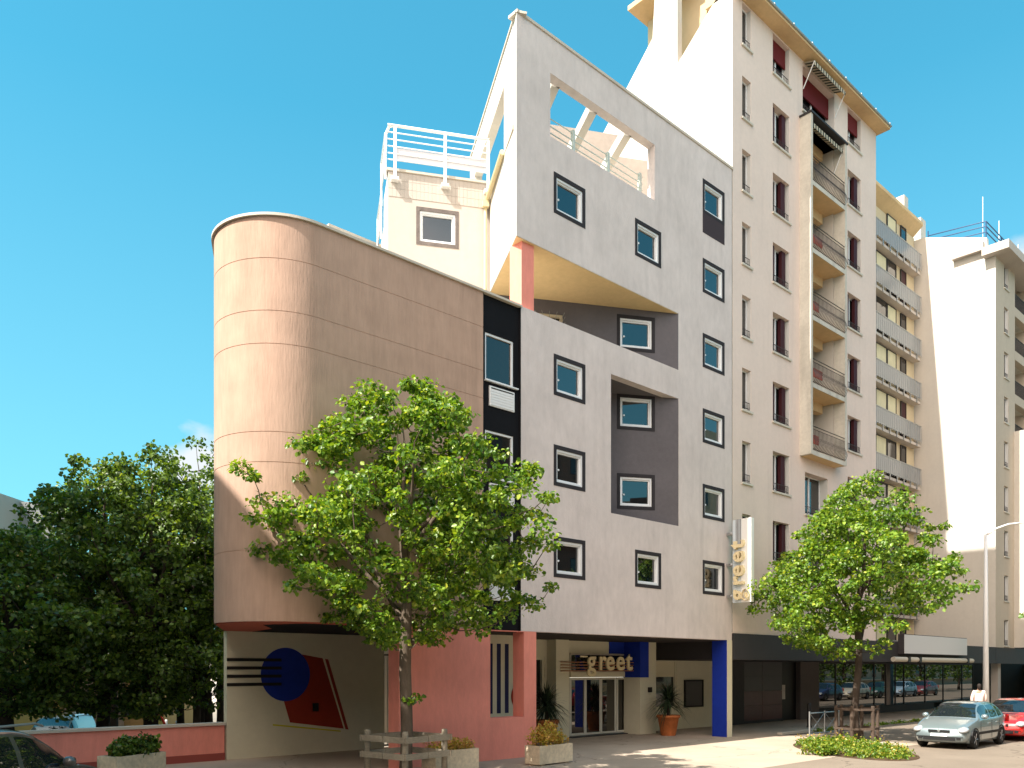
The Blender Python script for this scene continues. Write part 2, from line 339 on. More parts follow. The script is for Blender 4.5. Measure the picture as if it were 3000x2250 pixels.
# cream terrace block
m = MB(TB); m.wall(-9.95, -6.64, 12.6, 18.35, [(-9.06 + bb, -9.06 + WW - bb, 16.12 + bb, 16.12 + WH - bb)], 0, .3)
m.build('terrace_wall', M_cream, hotel)
m = MB(TB)   # thin tile band standing proud of the top of the wall
nt_ = 26
for k in range(nt_):
    for r in range(3):
        u0 = -9.95 + k * 3.31 / nt_; m.box(u0 + .004, u0 + 3.31 / nt_ - .004, -.012, .0, 17.55 + r * .26, 17.55 + r * .26 + .252)
m.build('tile_band', M_cream, hotel)
MB(TB).box(-9.99, -6.64, -.05, .35, 18.35, 18.43).build('coping', M_cap, hotel)
PX, PY = BX - 9.95 * ca, -9.95 * sa
TS = frame((PX, PY, 0), 60.7)        # stepped side wall running back
m = MB(TS)
steps = [(0.0, 1.7, 18.35), (1.7, 3.3, 17.3), (3.3, 4.9, 16.2), (4.9, 6.5, 15.1), (6.5, 8.2, 14.0)]
for a_, b_, z_ in steps: m.box(a_ + (.02 if a_ == 0 else 0), b_, -.3, -.001, 12.6, z_)
m.build('stepped_side_wall', M_white, hotel)
m = MB(TS)
for a_, b_, z_ in steps:
    for h in (.35, .62, .9, 1.2): m.tube([(a_ + .05, .08, z_ + h), (b_ - .05, .08, z_ + h)], .022 if h < 1 else .04, 6)
    for q in (a_ + .05, b_ - .05): m.tube([(q, .08, z_ - .25), (q, .08, z_ + 1.2)], .035, 6)
    m.box(a_ + .05, b_ - .05, .06, .10, z_ + .3, z_ + .75)
m.build('side_railing', M_metalw, hotel)
m = MB(TB)
for h, r in ((1.3, .045), (1.08, .02), (.86, .02), (.64, .02), (.42, .02), (.22, .02)): m.tube([(-9.98, -.16, 18.4 + h), (-6.72, -.16, 18.4 + h)], r, 6)
for u in (-9.75, -8.15, -6.74): m.box(u - .045, u + .045, -.19, -.13, 18.05, 19.68); m.box(u - .12, u + .12, -.2, .0, 18.0, 18.09)
m.tube([(-9.75, -.16, 19.7), (-9.93, -.14, 19.66), (-10.02, -.02, 19.5), (-10.04, .1, 18.6)], .045, 6)
rl = m.build('terrace_railing', M_metalw, hotel, label='white tubular railing with pale screen panels along the terrace edge')
MB(TB).box(-9.72, -8.2, -.14, -.12, 18.68, 19.02).box(-8.1, -6.8, -.14, -.12, 18.68, 19.02).build('screen_panel', mat('screen', (.72, .70, .74), .6), rl)
# prow side wall
TL = frame((-.17, 0, 0), 60.7)
m = MB(TL)
m.wall(.30, 7.14, 14.8, 21.12, [(1.6, 6.3, 18.15, 20.1), (3.62, 9, 10, 18.0)], -.28, 0.0)
m.box(.0, .30, .0, .004, 14.8, 21.12)
m.build('side_wall', M_white, hotel)
MB().prism([(-.17, 0), (-.001, 0), (-.001, .298)], 14.8, 21.12).build('prow_edge', M_grey, hotel)
MB(TL).box(.0, 7.2, -.30, .04, 21.125, 21.19).build('coping', M_cap, hotel)
MB().prism([(-.05, .3), (10.78, .3), (10.78, 12), (2.9, 12), (-1.0, 4.95), (1.75, 3.35)], 18.02, 18.14).build('terrace_floor', M_cap, hotel)
for X_, in ((1.72,), (3.42,), (5.12,)):
    TBm = frame((X_, .3, 0), 60.7)
    MB(TBm).box(0, 4.7, -.13, .13, 20.06, 20.40).build('pergola_beam', M_white, hotel)
TR = frame((BX, 0, 0), AZB)
def TRu(px, v):       # position along the oblique grid seen at column px
    a_ = (px - 1500) / 2450; th = radians(42.787); d = (sin(th) + cos(th) * a_, cos(th) - sin(th) * a_)
    nx_, ny_ = -sa, ca; t = (v - ((CAM[0] - BX) * nx_ + CAM[1] * ny_)) / (d[0] * nx_ + d[1] * ny_)
    return (CAM[0] + d[0] * t - BX) * ca + (CAM[1] + d[1] * t) * sa
m = MB(TR); m.box(TRu(1560, 4.6), TRu(1812, 4.6), 4.6, 4.8, 14, 23.75); m.box(TRu(1812, 4.6), TRu(1925, 4.6), 4.6, 4.8, 14, 22.9); m.build('rear_wall', mat('plaster_rose', (.40, .335, .29), .9, .1, nscale=5, namt=.12, bump=.3), hotel)
m = MB(); 
for h in (.25, .45, .65, .85, 1.08): m.tube([(1.0, .55, 18.14 + h), (6.2, .55, 18.14 + h)], .018, 6)
for x in (1.1, 2.75, 4.4, 6.05): m.box(x - .05, x + .05, .5, .6, 18.14, 19.3)
m.build('inner_railing', mat('pale_green_metal', (.55, .60, .55), .5), hotel)
m = MB(TR)
for k in range(5): m.tube([(-4.4 + .0, 6.9, 18.2 + .3 * k), (-5.6, 6.6, 18.2 + .3 * k)], .03, 6)
m.tube([(-4.4, 6.9, 18.14), (-4.4, 6.9, 19.8)], .05, 6); m.tube([(-4.8, 6.9, 18.14), (-4.8, 6.9, 19.8)], .05, 6)
m.build('roof_pipe', M_ruster, hotel)
m = MB(TL); m.tube([(1.5, .07, 18.05), (3.75, .10, 17.75)], .085, 8); m.tube([(3.68, .13, 17.75), (3.60, .16, 17.2), (3.58, .18, 12.8)], .05, 8)
m.box(3.5, 3.66, .05, .26, 17.5, 17.7)
m.build('drainpipe', mat('pipe_cream', (.66, .56, .34), .6), hotel)
MB().box(.12, .61, .10, .60, 12.7, 14.78).build('prow_column', M_pink, hotel)
# low block: rounded wall
r_ = 1.65
arc = [(-6.45 - r_ * sin(t), r_ - r_ * cos(t)) for t in [radians(a_) for a_ in np.linspace(0, 118, 44)]]
plan = [(-1.42, 0)] + [(x, 0) for x in np.linspace(-2, -6.3, 10)] + arc + [(-6.40, 5.35)]
grooves = sorted([11.85, 10.66, 9.91, 7.91, 7.22, 5.22])
prof = [(3.6, 0)]
for g_ in grooves: prof += [(g_ - .009, 0), (g_ - .008, .008), (g_ + .008, .008), (g_ + .009, 0)]
prof += [(12.80, 0)]
def inset(plan, d):
    out = []
    for i, p in enumerate(plan):
        q0, q1 = plan[max(i - 1, 0)], plan[min(i + 1, len(plan) - 1)]
        tx, ty = q1[0] - q0[0], q1[1] - q0[1]; l = sqrt(tx * tx + ty * ty) or 1
        out.append((p[0] + ty / l * d, p[1] - tx / l * d))
    return out
m = MB(); n = len(plan); vv = []
for z, d in prof:
    vv += [(x, y, z) for x, y in inset(plan, d)]
m.add(vv, [(j * n + i + 1, j * n + i, (j + 1) * n + i, (j + 1) * n + i + 1) for j in range(len(prof) - 1) for i in range(n - 1)])
m.build('rounded_wall', M_brown, hotel)
ins = inset(plan, .3)
m = MB(); out_ = inset(plan, -.06); full = out_ + [(-1.42, 5.3)]
lo = out_ + ins[::-1]
vv = [(x, y, 12.80) for x, y in out_] + [(x, y, 12.80) for x, y in ins] + [(x, y, 12.86) for x, y in out_] + [(x, y, 12.86) for x, y in ins]
m.add(vv, [f for i in range(n - 1) for f in ((i, i + 1, n + i + 1, n + i), (2 * n + i + 1, 2 * n + i, 3 * n + i, 3 * n + i + 1), (i + 1, i, 2 * n + i, 2 * n + i + 1))])
m.box(-1.42, 0.0, -.06, .3, 12.80, 12.86)
m.build('parapet_cap', M_cap, hotel)
MB().prism(inset(plan, .02) + [(7.4, 5.35), (7.4, .32), (0, .32), (-1.4, .32)], 12.45, 12.6).build('roof_slab', M_cap, hotel)
m = MB(TB)
for k in range(4): m.box(-11.6, -10.0, -.5 + .05 * k, .1, 12.65 + .3 * k, 12.86 + .3 * k)
m.build('roof_louvre', mat('louvre', (.66, .58, .44), .8), hotel)
MB().box(-1.6, -1.2, 9.3, 9.8, 12.6, 14.3).box(-1.9, -1.6, 9.3, 9.8, 12.6, 13.9).build('chimney', M_white, hotel)
# black strip
sw = [(-1.30, z) for z in (10.47, 7.79, 5.11)]
MB().wall(-1.42, 0, 3.6, 12.80, [(x, x + 1.06, z, z + 1.31) for x, z in sw], .06, .3).build('black_panel', M_black, hotel)
MB().box(-.03, 0.0, 0.0, .06, 3.6, 12.8).box(-1.42, -1.40, 0.0, .06, 3.6, 12.8).build('panel_edge', M_black, hotel)
for x, z in sw:
    s = MB().ring(x, x + 1.06, z, z + 1.31, .055, .08, .2); s.box(x - .02, x + 1.2, -.02, .1, z - .035, z); so_ = s.build('strip_window', M_wf, hotel)
    MB().box(x + .05, x + 1.01, .13, .15, z + .05, z + 1.26).build('pane', M_glass2, so_)
    v = MB(); v.box(x + .14, x + 1.07, .02, .06, z - .69, z - .14)
    for k in range(6): v.box(x + .17, x + 1.04, .005, .02, z - .66 + k * .075, z - .66 + k * .075 + .06)
    vo_ = v.build('ventilation_panel', M_metalw, hotel)
    MB().box(x + .19, x + 1.02, .0, .02, z - .205, z - .185).build('slot', M_blk, vo_)
# underside
sofp = inset(plan, .05)
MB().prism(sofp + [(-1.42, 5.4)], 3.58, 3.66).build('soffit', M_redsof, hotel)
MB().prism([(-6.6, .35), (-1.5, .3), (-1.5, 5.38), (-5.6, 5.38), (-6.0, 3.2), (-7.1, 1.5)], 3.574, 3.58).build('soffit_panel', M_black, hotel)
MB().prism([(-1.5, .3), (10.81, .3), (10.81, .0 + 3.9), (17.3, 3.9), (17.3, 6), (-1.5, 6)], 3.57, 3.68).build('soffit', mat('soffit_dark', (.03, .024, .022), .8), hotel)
# pink ground-floor wall with niche
MB().wall(-4.21, .61, 0, 3.598, [(-1.16, .11, 1.16, 3.58)], .0, .45).build('ground_wall', M_pink, hotel)
# (painted wall glimpsed through the niche)
M_mc2 = M_murcream
YS = 1.9
sx = lambda px: YP(px, 2000, YS)[0]
st = MB().box(-.6, sx(1560), YS, YS + .1, .2, 3.57).build('striped_wall', M_mc2, hotel)
m = MB()
for a_, b_ in ((1432, 1443), (1455.5, 1467), (1479, 1490)): m.box(sx(a_), sx(b_), YS - .006, YS, YP(1460, 2090, YS)[1], 3.3)
m.build('painted_stripe', M_dnavy, st)
dq = YP(1528, 2040, YS); MB().lathe([(.46, -.004), (.46, .0)], (dq[0], YS - .012, dq[1]), 40, 'y').build('painted_disc', M_red, st)
# mural
mw = MB().box(-6.4, -1.2, 5.1, 5.3, 0, 3.575).build('mural_wall', M_murcream, hotel)
dc = YP(837, 1976, 5.1)
MB().lathe([(.78, -.004), (.78, .0)], (dc[0], 5.094, dc[1]), 56, 'y').build('painted_disc', M_navy, mw)
MB().vprism([YP(*p, 5.1) for p in ((862, 1913), (945, 1928.5), (1007, 2134.7), (849.6, 2116.6), (822, 2020))], 5.096, 5.1).build('painted_shape', M_red, mw)
MB().vprism([YP(*p, 5.1) for p in ((952, 1930), (961.6, 1932), (1021, 2137.5), (1012, 2136))], 5.096, 5.1).build('painted_stripe', M_red, mw)
MB().vprism([YP(*p, 5.1) for p in ((799, 2121), (998, 2140), (998, 2144), (799, 2126))], 5.096, 5.1).build('painted_stripe', M_yel, mw)
xr = YP(824, 1970, 5.1)[0]
for zz in (1933, 1957, 1981, 2005):
    z_ = YP(740, zz, 5.1)[1]; MB().box(-6.4, xr, 5.080, 5.1, z_ - .045, z_ + .045).build('painted_stripe', M_blk, mw)
MB().box(-3.75, -3.55, 5.08, 5.1, 1.25, 1.5).build('wall_box', M_blk, mw)
# dark yard gate between mural and pink wall
gt = thing('yard_gate', 'dark barred gate in the gap between the mural wall and the pink wall', 'gate', (-.7, 5.2, 0))
m = MB(); 
for k in range(9): m.tube([(-1.15 + k * .16, 5.2, 0.05), (-1.15 + k * .16, 5.2, 2.9)], .016, 6)
m.build('bars', M_cap, gt); MB().ring(-1.19, .3, .05, 3.0, .05, 5.17, 5.23).build('gate_frame', M_metald, gt)
# entrance zone
YW = 3.8
ew = MB().wall(-1.0, 17.4, 0, 3.57, [(6.05, 9.62, 0, 3.1), (3.0, 4.75, 1.0, 2.95), (10.9, 12.6, .9, 2.9)], YW, YW + .2).build('entrance_wall', M_murcream, hotel)
lw = MB().box(3.0, 4.75, 3.92, 3.94, 1.0, 2.95).build('window', M_glass2, hotel); MB().ring(3.0, 4.75, 1.0, 2.95, .1, 3.82, 3.95).build('frame', M_murcream, lw)
rw = MB().box(10.9, 12.6, 3.92, 3.94, .9, 2.9).build('window', M_glass2, hotel); MB().ring(10.9, 12.6, .9, 2.9, .08, 3.82, 3.95).build('frame', M_murcream, rw)
MB().box(10.98, 12.52, 3.86, 3.9, 2.2, 2.82).build('blind', mat('blind_cream', (.7, .64, .46), .8), rw)
yx = lambda px, y: YP(px, 2000, y)[0]
MB().box(yx(1629, 3.35), yx(1667, 3.35), 3.35, YW, 0, 3.57).build('pillar', M_murcream, hotel)
PL0, PL1 = yx(1875, 3.0), yx(1922, 3.0)
MB().box(PL0, PL1, 3.0, YW, 0, 3.57).build('pillar', M_murcream, hotel)
MB().box(PL0, yx(1899, 3.0), 2.97, 3.0, 2.2, 3.57).box(PL0 - .03, PL0, 2.97, 3.8, 2.2, 3.57).box(yx(1785, 3.78), PL0 - .03, 3.76, 3.8, 3.12, 3.57).build('painted_beam', M_navy, hotel)
MB().box(6.05, 9.62, 3.72, 3.84, 2.22, 2.42).build('door_header', M_murcream, hotel)
tg = MB().box(6.1, 9.6, 3.83, 3.85, 2.42, 3.06).build('transom_glass', M_glass2, hotel); MB().ring(6.05, 9.62, 2.40, 3.1, .05, 3.76, 3.86).build('frame', M_cap, tg)
M_alu = mat('door_aluminium', (.62, .60, .52), .4, .5)
for k in range(4):
    x0 = 6.07 + k * .885; d_ = MB().ring(x0, x0 + .87, .06, 2.2, .085, 3.80 + .05 * (k in (1, 2)), 3.86 + .05 * (k in (1, 2))).build('entrance_door', M_alu, hotel)
    MB().box(x0 + .08, x0 + .79, 3.84, 3.86, .14, 2.12).build('pane', mat('door_glass', (.008, .008, .007), .01, .5, ior=2.1), d_)
MB().box(6.0, 9.65, 3.6, 3.78, .0, .03).build('door_sill', M_fascia, hotel)
fin = MB().box(10.51, 10.81, .012, .66, 0, 3.598).build('end_pillar', M_navy, hotel, label='blue end pillar with a cream front edge')
MB().box(10.50, 10.82, -.004, .012, 0, 3.598).build('front_edge', M_murcream, fin)
# solid backs so no light leaks through
MB().box(10.812, 10.858, .02, .3, 3.9, 21.1).build('joint', M_blk, hotel)
MB().box(-1.2, 10.8, 8.5, 8.7, 0, 18.1).box(-6.36, -1.2, 5.37, 5.5, 3.66, 12.45).build('rear_wall', M_cap, hotel)
MB().box(yx(1899, 2.98), yx(1906, 2.98), 2.9, 3.0, 1.62, 1.82).build('wall_light', M_blk, hotel)
# poster frame
ps = thing('notice_board', 'dark framed notice board on the cream wall beside the blue pillar', 'notice board', (14, 3.7, 1.6))
a0 = YP(2006, 1992, 3.75); a1 = YP(2060, 2070, 3.75)
MB().ring(a0[0], a1[0], a1[1], a0[1], .06, 3.72, 3.8).build('frame', M_blk, ps)
MB().box(a0[0] + .05, a1[0] - .05, 3.75, 3.8, a1[1] + .05, a0[1] - .05).build('board', mat('board', (.03, .022, .02), .4), ps)
# ---------------------------------------------------------------- signs
def text_mesh(body, name, m_, size, extrude, parent, mtx, offset=.02, xs=1.0):
    cu = bpy.data.curves.new(name, 'FONT'); cu.body = body; cu.size = size; cu.extrude = extrude; cu.offset = offset; cu.space_character = .96
    ob = bpy.data.objects.new('tmp', cu); S.collection.objects.link(ob)
    bpy.context.view_layer.update()
    me = bpy.data.meshes.new_from_object(ob.evaluated_get(bpy.context.evaluated_depsgraph_get()))
    bpy.data.objects.remove(ob); me.transform(Matrix.Diagonal((xs, 1, 1, 1)))
    me.transform(mtx); org = ORG[parent.name]; me.transform(Matrix.Translation((-org[0], -org[1], -org[2])))
    me.materials.clear(); me.materials.append(m_); o = link(bpy.data.objects.new(name, me)); o.parent = parent; ORG[o.name] = org; return o
es = thing('entrance_sign', 'gold lettered sign with long thin bars above the glass entrance doors', 'sign', (7.8, 3.3, 2.6))
m = MB()
for k in range(4): m.box(5.05, 10.25, 3.28, 3.30, 2.44 + k * .105, 2.475 + k * .105)
m.build('bars', M_ruster, es)
mtx = Matrix.Translation((6.42, 3.26, 2.50)) @ Matrix.Rotation(pi / 2, 4, 'X')
for i, (ch, off) in enumerate(zip('greet', (0, .61, 1.02, 1.62, 2.21))):
    text_mesh(ch, 'letter', M_gold, 1.04, .03, es, Matrix.Translation((off, 0, 0)) @ mtx, .018)
MB().box(6.05, 6.42, 3.24, 3.28, 2.95, 3.01).build('bar', M_gold, es)
vsn = thing('projecting_sign', 'tall white projecting sign with vertical gold letters fixed to the grey wall edge', 'sign', (10.5, -.6, 6.4))
XS = 10.42
MB().box(XS, XS + .16, -.66, -.28, 4.95, 7.98).build('panel', mat('sign_blue_grey', (.60, .68, .74), .5), vsn)
MB().box(XS - .03, XS + .16, -1.06, -.66, 4.95, 7.98).build('side_panel', mat('sign_white', (.85, .85, .83), .5), vsn)
for k in range(4): MB().box(XS - .012, XS, -.44 - k * .058, -.42 - k * .058, 6.95, 7.98).build('stripe', M_surrb, vsn)
for z_ in (5.2, 6.35, 7.5):
    MB().box(XS + .02, XS + .12, -.3, .0, z_ - .05, z_ + .05).lathe([(.07, -.05), (.09, 0), (.07, .05)], (XS + .07, -.2, z_ + .0), 12, 'y').build('bracket', M_metalg, vsn)
# letters read upwards: local x -> +z, local y -> away from the street wall... (+y), normal -> -x
R_ = Matrix(((0, 0, -1, 0), (0, 1, 0, 0), (1, 0, 0, 0), (0, 0, 0, 1)))
zc = 5.02
for ch, off in zip('greet', (0, .53, .86, 1.37, 1.87)):
    text_mesh(ch, 'letter', M_gold, .88, .06, vsn, Matrix.Translation((XS - .08, -.80, zc + off)) @ R_, .016)
# ---------------------------------------------------------------- apartment building
apt = thing('apartment_building', 'tall pale pink apartment block with a column of balconies beside the grey building', 'building', (17, 5, 0))
AX0, AX1 = 10.86, 23.05
sills = [26.15 - 2.76 * k for k in range(8)]
cols = [(11.51, 12.12), (13.73, 15.03), (20.15, 21.47)]
holes = []
for s_ in sills:
    for x0, x1 in cols: holes.append((x0, x1, s_, s_ + 1.58))
holes += [(16.1, 18.9, 25.75, 27.6), (16.0, 18.95, 11.4, 25.2), (16.3, 18.3, 9.0, 10.75), (16.3, 18.3, 6.2, 7.9)]
MB().wall(AX0, AX1, 3.86, 27.8, holes, 0, .42).build('facade_wall', M_apt, apt)
MB().xprism([(.42, 3.86), (.42, 27.8), (.75, 27.9), (2.5, 26.4), (2.5, 30.6), (3.55, 30.6), (3.72, 28.1), (10, 21.9), (12, 21.9), (12, 3.86)], AX0, AX0 + .3).build('gable_wall', M_white, apt)
MB().box(AX0 - .004, AX0, .001, .42, 3.9, 27.8).build('corner_edge', M_white, apt)
MB().box(AX1 - .3, AX1, .42, 12, 3.9, 27.5).box(AX0 + .3, AX1 - .3, 11.8, 12, 3.9, 22).build('rear_wall', M_apt, apt)
up = MB().box(12.2, 22.4, 1.6, 5, 26, 30.2).build('upper_storey', M_apt2, apt)
MB().box(11.1, 12.3, 1.3, 1.6, 27.6, 28.3).box(11.1, 22.5, 1.2, 5.2, 30.2, 30.4).build('roof_beam', M_eave, up)
MB().box(AX0 - .05, 11.6, 2.7, 3.3, 30.6, 31.4).build('chimney', M_white, apt)
m = MB(); m.add([(AX0, -.58, 27.93), (AX1 + .22, -.58, 27.93), (AX1 + .22, 1.2, 28.3), (AX0, 1.2, 28.3), (AX0, -.58, 27.81), (AX1 + .22, -.58, 27.81), (AX1 + .22, 1.2, 27.81), (AX0, 1.2, 27.81)],
                [(0, 1, 2, 3), (7, 6, 5, 4), (0, 4, 5, 1), (1, 5, 6, 2), (2, 6, 7, 3), (3, 7, 4, 0)]); m.build('roof_eave', M_eave, apt)
m = MB(); m.tube([(AX0, -.61, 27.94), (AX1 + .24, -.61, 27.94)], .05, 6)
for k in range(9): m.lathe([(.02, 0), (.055, .07), (.03, .14)], (AX0 + .5 + 1.48 * k, -.58, 27.95), 8)
m.build('roof_gutter', M_metalg, apt)
M_rev = mat('reveal_pale', (.60, .60, .58), .85)
def apt_window(name, x0, x1, z0, kind, par, y=0, h=1.58, d=.36, glass=M_glass2, sillm=None):
    w_ = x1 - x0
    s = MB().ring(x0 + .02, x1 - .02, z0 + .02, z0 + h, .045, y + d, y + d + .08)
    if w_ > .9: s.box((x0 + x1) / 2 - .04, (x0 + x1) / 2 + .04, y + d - .01, y + d + .08, z0 + .05, z0 + h - .02)
    s = s.build(name, M_wf, par)
    MB().box(x0 + .05, x1 - .05, y + d + .03, y + d + .05, z0 + .05, z0 + h - .03).build('pane', glass, s)
    MB().box(x0 - .06, x1 + .08, y - .07, y + d, z0 - .07, z0).build('sill', sillm or M_bal, s)
    MB().box(x1 - .012, x1 - .002, y + .01, y + d, z0 + .01, z0 + h - .01).build('reveal', M_rev, s)
    if kind in (1, 2) and w_ > .9:
        q = MB().box(x1 - .50, x1 - .18, y + d - .16, y + d - .02, z0 + .03, z0 + h - .03) if kind == 1 else MB().box(x0 + .02, x0 + .3, y + d - .16, y + d - .02, z0 + .03, z0 + h - .03).box(x1 - .42, x1 - .14, y + d - .16, y + d - .02, z0 + .03, z0 + h - .03)
        q.build('shutter', M_maroon, s)
    if kind == 3: MB().box(x0 + .04, x1 - .04, y + d - .1, y + d - .04, z0 + h * .52, z0 + h - .02).build('blind', M_mred, s)
    r = MB()
    for hh in (.12, .34): r.tube([(x0 + .02, y + .05, z0 + hh), (x1 - .02, y + .05, z0 + hh)], .013, 5)
    k = int(w_ / .12)
    for i in range(k + 1): r.tube([(x0 + .03 + i * (w_ - .06) / k, y + .05, z0 + .02), (x0 + .03 + i * (w_ - .06) / k, y + .05, z0 + .36)], .008, 4)
    r.build('window_rail', M_metald, s); return s
kinds = {0: 3}
for r, s_ in enumerate(sills):
    apt_window('window', *cols[0], s_, 0, apt, d=.17)
    apt_window('window', *cols[1], s_, 3 if r == 0 else (2 if r % 2 else 1), apt, glass=M_glass2 if r % 3 else M_glass, d=.27)
    apt_window('window', *cols[2], s_, 3 if r == 0 else (1 if r % 3 else 2), apt, d=.25)
apt_window('window', 16.1, 18.9, 25.75, 3, apt, h=1.85, d=.36)
apt_window('window', 16.3, 18.3, 9.0, 0, apt, h=1.75); apt_window('window', 16.3, 18.3, 6.2, 0, apt, h=1.7)
def awning(x0, x1, y0, z0, par, drop=.35, out=.7):
    a_ = MB(); n_ = 26
    b_ = MB()
    for i in range(n_):
        xa, xb = x0 + (x1 - x0) * i / n_, x0 + (x1 - x0) * (i + 1) / n_
        (a_ if i % 2 else b_).add([(xa, y0, z0), (xb, y0, z0), (xb, y0 - out, z0 - .18), (xa, y0 - out, z0 - .18), (xa, y0 - out, z0 - .18 - drop * .5), (xb, y0 - out, z0 - .18 - drop * .5),
               (xb, y0 - out + .01, z0 - .18 - drop * .5), (xa, y0 - out + .01, z0 - .18 - drop * .5)], [(0, 1, 2, 3), (3, 2, 5, 4)])
    o = a_.build('awning', mat('awning_dark', (.05, .055, .05), .9), par); b_.build('stripe', mat('awning_light', (.55, .5, .38), .9), o)
    MB().tube([(x0, y0 - out, z0 - .2), (x0, y0, z0 - 1.1)], .02, 5).tube([(x1, y0 - out, z0 - .2), (x1, y0, z0 - 1.1)], .02, 5).build('arm', M_metalw, o)
awning(16.15, 18.9, .0, 27.75, apt, out=.5)
# projecting balcony bay
YB = -.5; XL, XR = 15.85, 19.02
bay = MB().box(XL, XL + .16, YB, 0, 11.35, 25.3).box(XR - .16, XR, YB, 0, 11.35, 25.3).build('bay_fin', M_bal, apt)
MB().box(XL + .16, XL + .22, .0, 1.6, 11.3, 25.2).box(XR - .26, XR - .2, .0, 1.6, 11.3, 25.2).build('bay_side_wall', M_white, apt)
MB().box(XL - .04, XR + .04, YB - .05, .0, 25.3, 25.38).build('bay_roof', M_fascia, apt)
MB().box(XL + .16, XR - .16, .0, 1.6, 25.2, 25.3).build('bay_roof', M_eave, apt)
MB().box(XL + .16, XR - .16, 1.3, 1.5, 11.3, 25.2).build('bay_rear_wall', M_bal, apt)
for k in range(5):
    z_ = 11.5 + 2.77 * k
    b = MB().box(XL + .16, XR - .16, YB + .02, 1.3, z_ - .17, z_).build('balcony', M_eave, apt)
    MB().box(XL + .162, XR - .162, YB, YB + .02, z_ - .17, z_ + .01).build('slab_edge', M_bal, b)
    MB().box(XL + .3, XR - .5, .35, .65, z_ + 2.2, z_ + 2.6).build('ceiling_beam', M_eave, b)
    d_ = MB().ring(XL + .4, XL + 2.2, z_, z_ + 2.15, .07, 1.2, 1.3).build('balcony_door', M_wf, apt)
    MB().box(XL + .46, XL + 2.14, 1.22, 1.24, z_ + .05, z_ + 2.1).build('pane', M_glass2, d_)
    MB().box(XL + 2.2, XL + 2.6, 1.12, 1.2, z_, z_ + 2.15).build('shutter', M_maroon, d_)
    r = MB(); zt = z_ + 1.02
    x0, x1 = XL + .16, XR - .14
    for hh in (1.02, .9, .08): r.tube([(x0, YB + .03, z_ + hh), (x1, YB + .03, z_ + hh)], .018 if hh > 1 else .012, 5)
    for i in range(25):
        x = x0 + .05 + i * (x1 - x0 - .1) / 24
        r.tube([(x, YB + .03, z_ + .9), (x, YB + .02, z_ + .6), (x, YB - .07, z_ + .42), (x, YB - .11, z_ + .25), (x, YB - .05, z_ + .1), (x, YB + .03, z_ + .04)], .011, 4)
    r.build('railing', M_metald, b)
    if k in (0, 1, 2, 3):
        f = MB(); f.box(x0 + .15, x0 + .75 + .3 * (k % 2), YB + .12, YB + .14, z_ + .35, z_ + .72)
        f.build('towel', mat('cloth_orange', (.35, .09, .06), .9), b)
awning(XL + .2, XR - .2, .0, 25.25, apt, out=.42)
# white downpipe-like light strip on bay fin
# ---------------------------------------------------------------- shop front under the block
shop = thing('ground_floor_shop', 'dark ground-floor shop front with large glass panes under the apartment blocks', 'shop front', (26, 2, 0))
MB().box(10.86, 39.55, -.03, 4.4, 2.88, 3.86).build('fascia', M_fascia, shop)
xs_ = lambda p: YP(p, 2000, 3.75)[0]
m = MB(); mw_ = MB(); X0, X1 = xs_(2172), xs_(2291)
for i in range(2):
    for j in range(4):
        a0_ = X0 + (X1 - X0) * i / 2; (mw_ if j < 2 else m).box(a0_ + .012, a0_ + (X1 - X0) / 2 - .012, 3.74, 3.8, .12 + j * .69 + .008, .12 + (j + 1) * .69 - .008)
m.build('tile_panel', M_tile, shop); mw_.build('tile_panel', M_tilew, shop)
MB().box(16.0, X0, 3.6, 3.9, 0, 2.88).box(X0, X1, 3.8, 3.9, 0, 2.88).box(X0, X1, 3.7, 3.8, 0, .12).build('wall_panel', M_fascia, shop)
dr = MB().box(X1 + .02, xs_(2337), 3.85, 3.9, 0.02, 2.88).build('door', mat('door_black', (.006, .006, .006), .4), shop)
MB().box(X1 + .05, X1 + .45, 3.83, 3.85, 1.05, 1.75).build('notice', M_bal, dr)
MB().box(xs_(2337), xs_(2392), 3.6, 3.9, 0, 2.88).build('pier', mat('pier_grey', (.10, .085, .08), .7, nscale=4, namt=.1), shop)
edges = [2392, 2450, 2512, 2563, 2597, 2625, 2650, 2712, 2765, 2820, 2852]
for i in range(len(edges) - 1):
    e0, e1 = xs_(edges[i]), xs_(edges[i + 1])
    p_ = MB().box(e0 + .03, e1 - .03, 3.80, 3.83, .42, 2.86).build('shop_pane', M_shopg, shop)
    MB().ring(e0, e1, .38, 2.88, .05, 3.77, 3.86).build('frame', M_fascia, p_)
MB().box(xs_(2392), 40, 3.7, 3.9, 0, .38).build('plinth', M_fascia, shop)
MB().box(X0, 40, 3.91, 4.1, 0, 3.0).build('rear_wall', M_fascia, shop)
sb = thing('shop_signboard', 'blank light grey signboard above the shop windows', 'sign', (30, -.3, 3.6))
q0 = YP(2648, 1876, -.3); q1 = YP(2831, 1922, -.3)
MB().box(q0[0], q1[0], -.34, -.2, 3.30, 4.22).build('panel', M_sign, sb); MB().ring(q0[0] - .03, q1[0] + .03, 3.27, 4.25, .06, -.32, -.03).build('frame', M_fascia, sb)
aw = thing('rolled_awning', 'rolled cream shop awning on dark brackets below the blank signboard', 'awning', (31, -.4, 3.0))
q0 = YP(2617, 1935, -.4)[0]; q1 = YP(2848, 1940, -.4)[0]
MB().tube([(q0, -.4, 3.0), (q1, -.4, 3.0)], .12, 12).build('roll', mat('awning_cream', (.5, .46, .38), .8), aw)
for t in (.14, .27, .9): MB().box(q0 + (q1 - q0) * t, q0 + (q1 - q0) * t + .25, -.54, -.03, 2.86, 3.14).build('bracket', M_metald, aw)
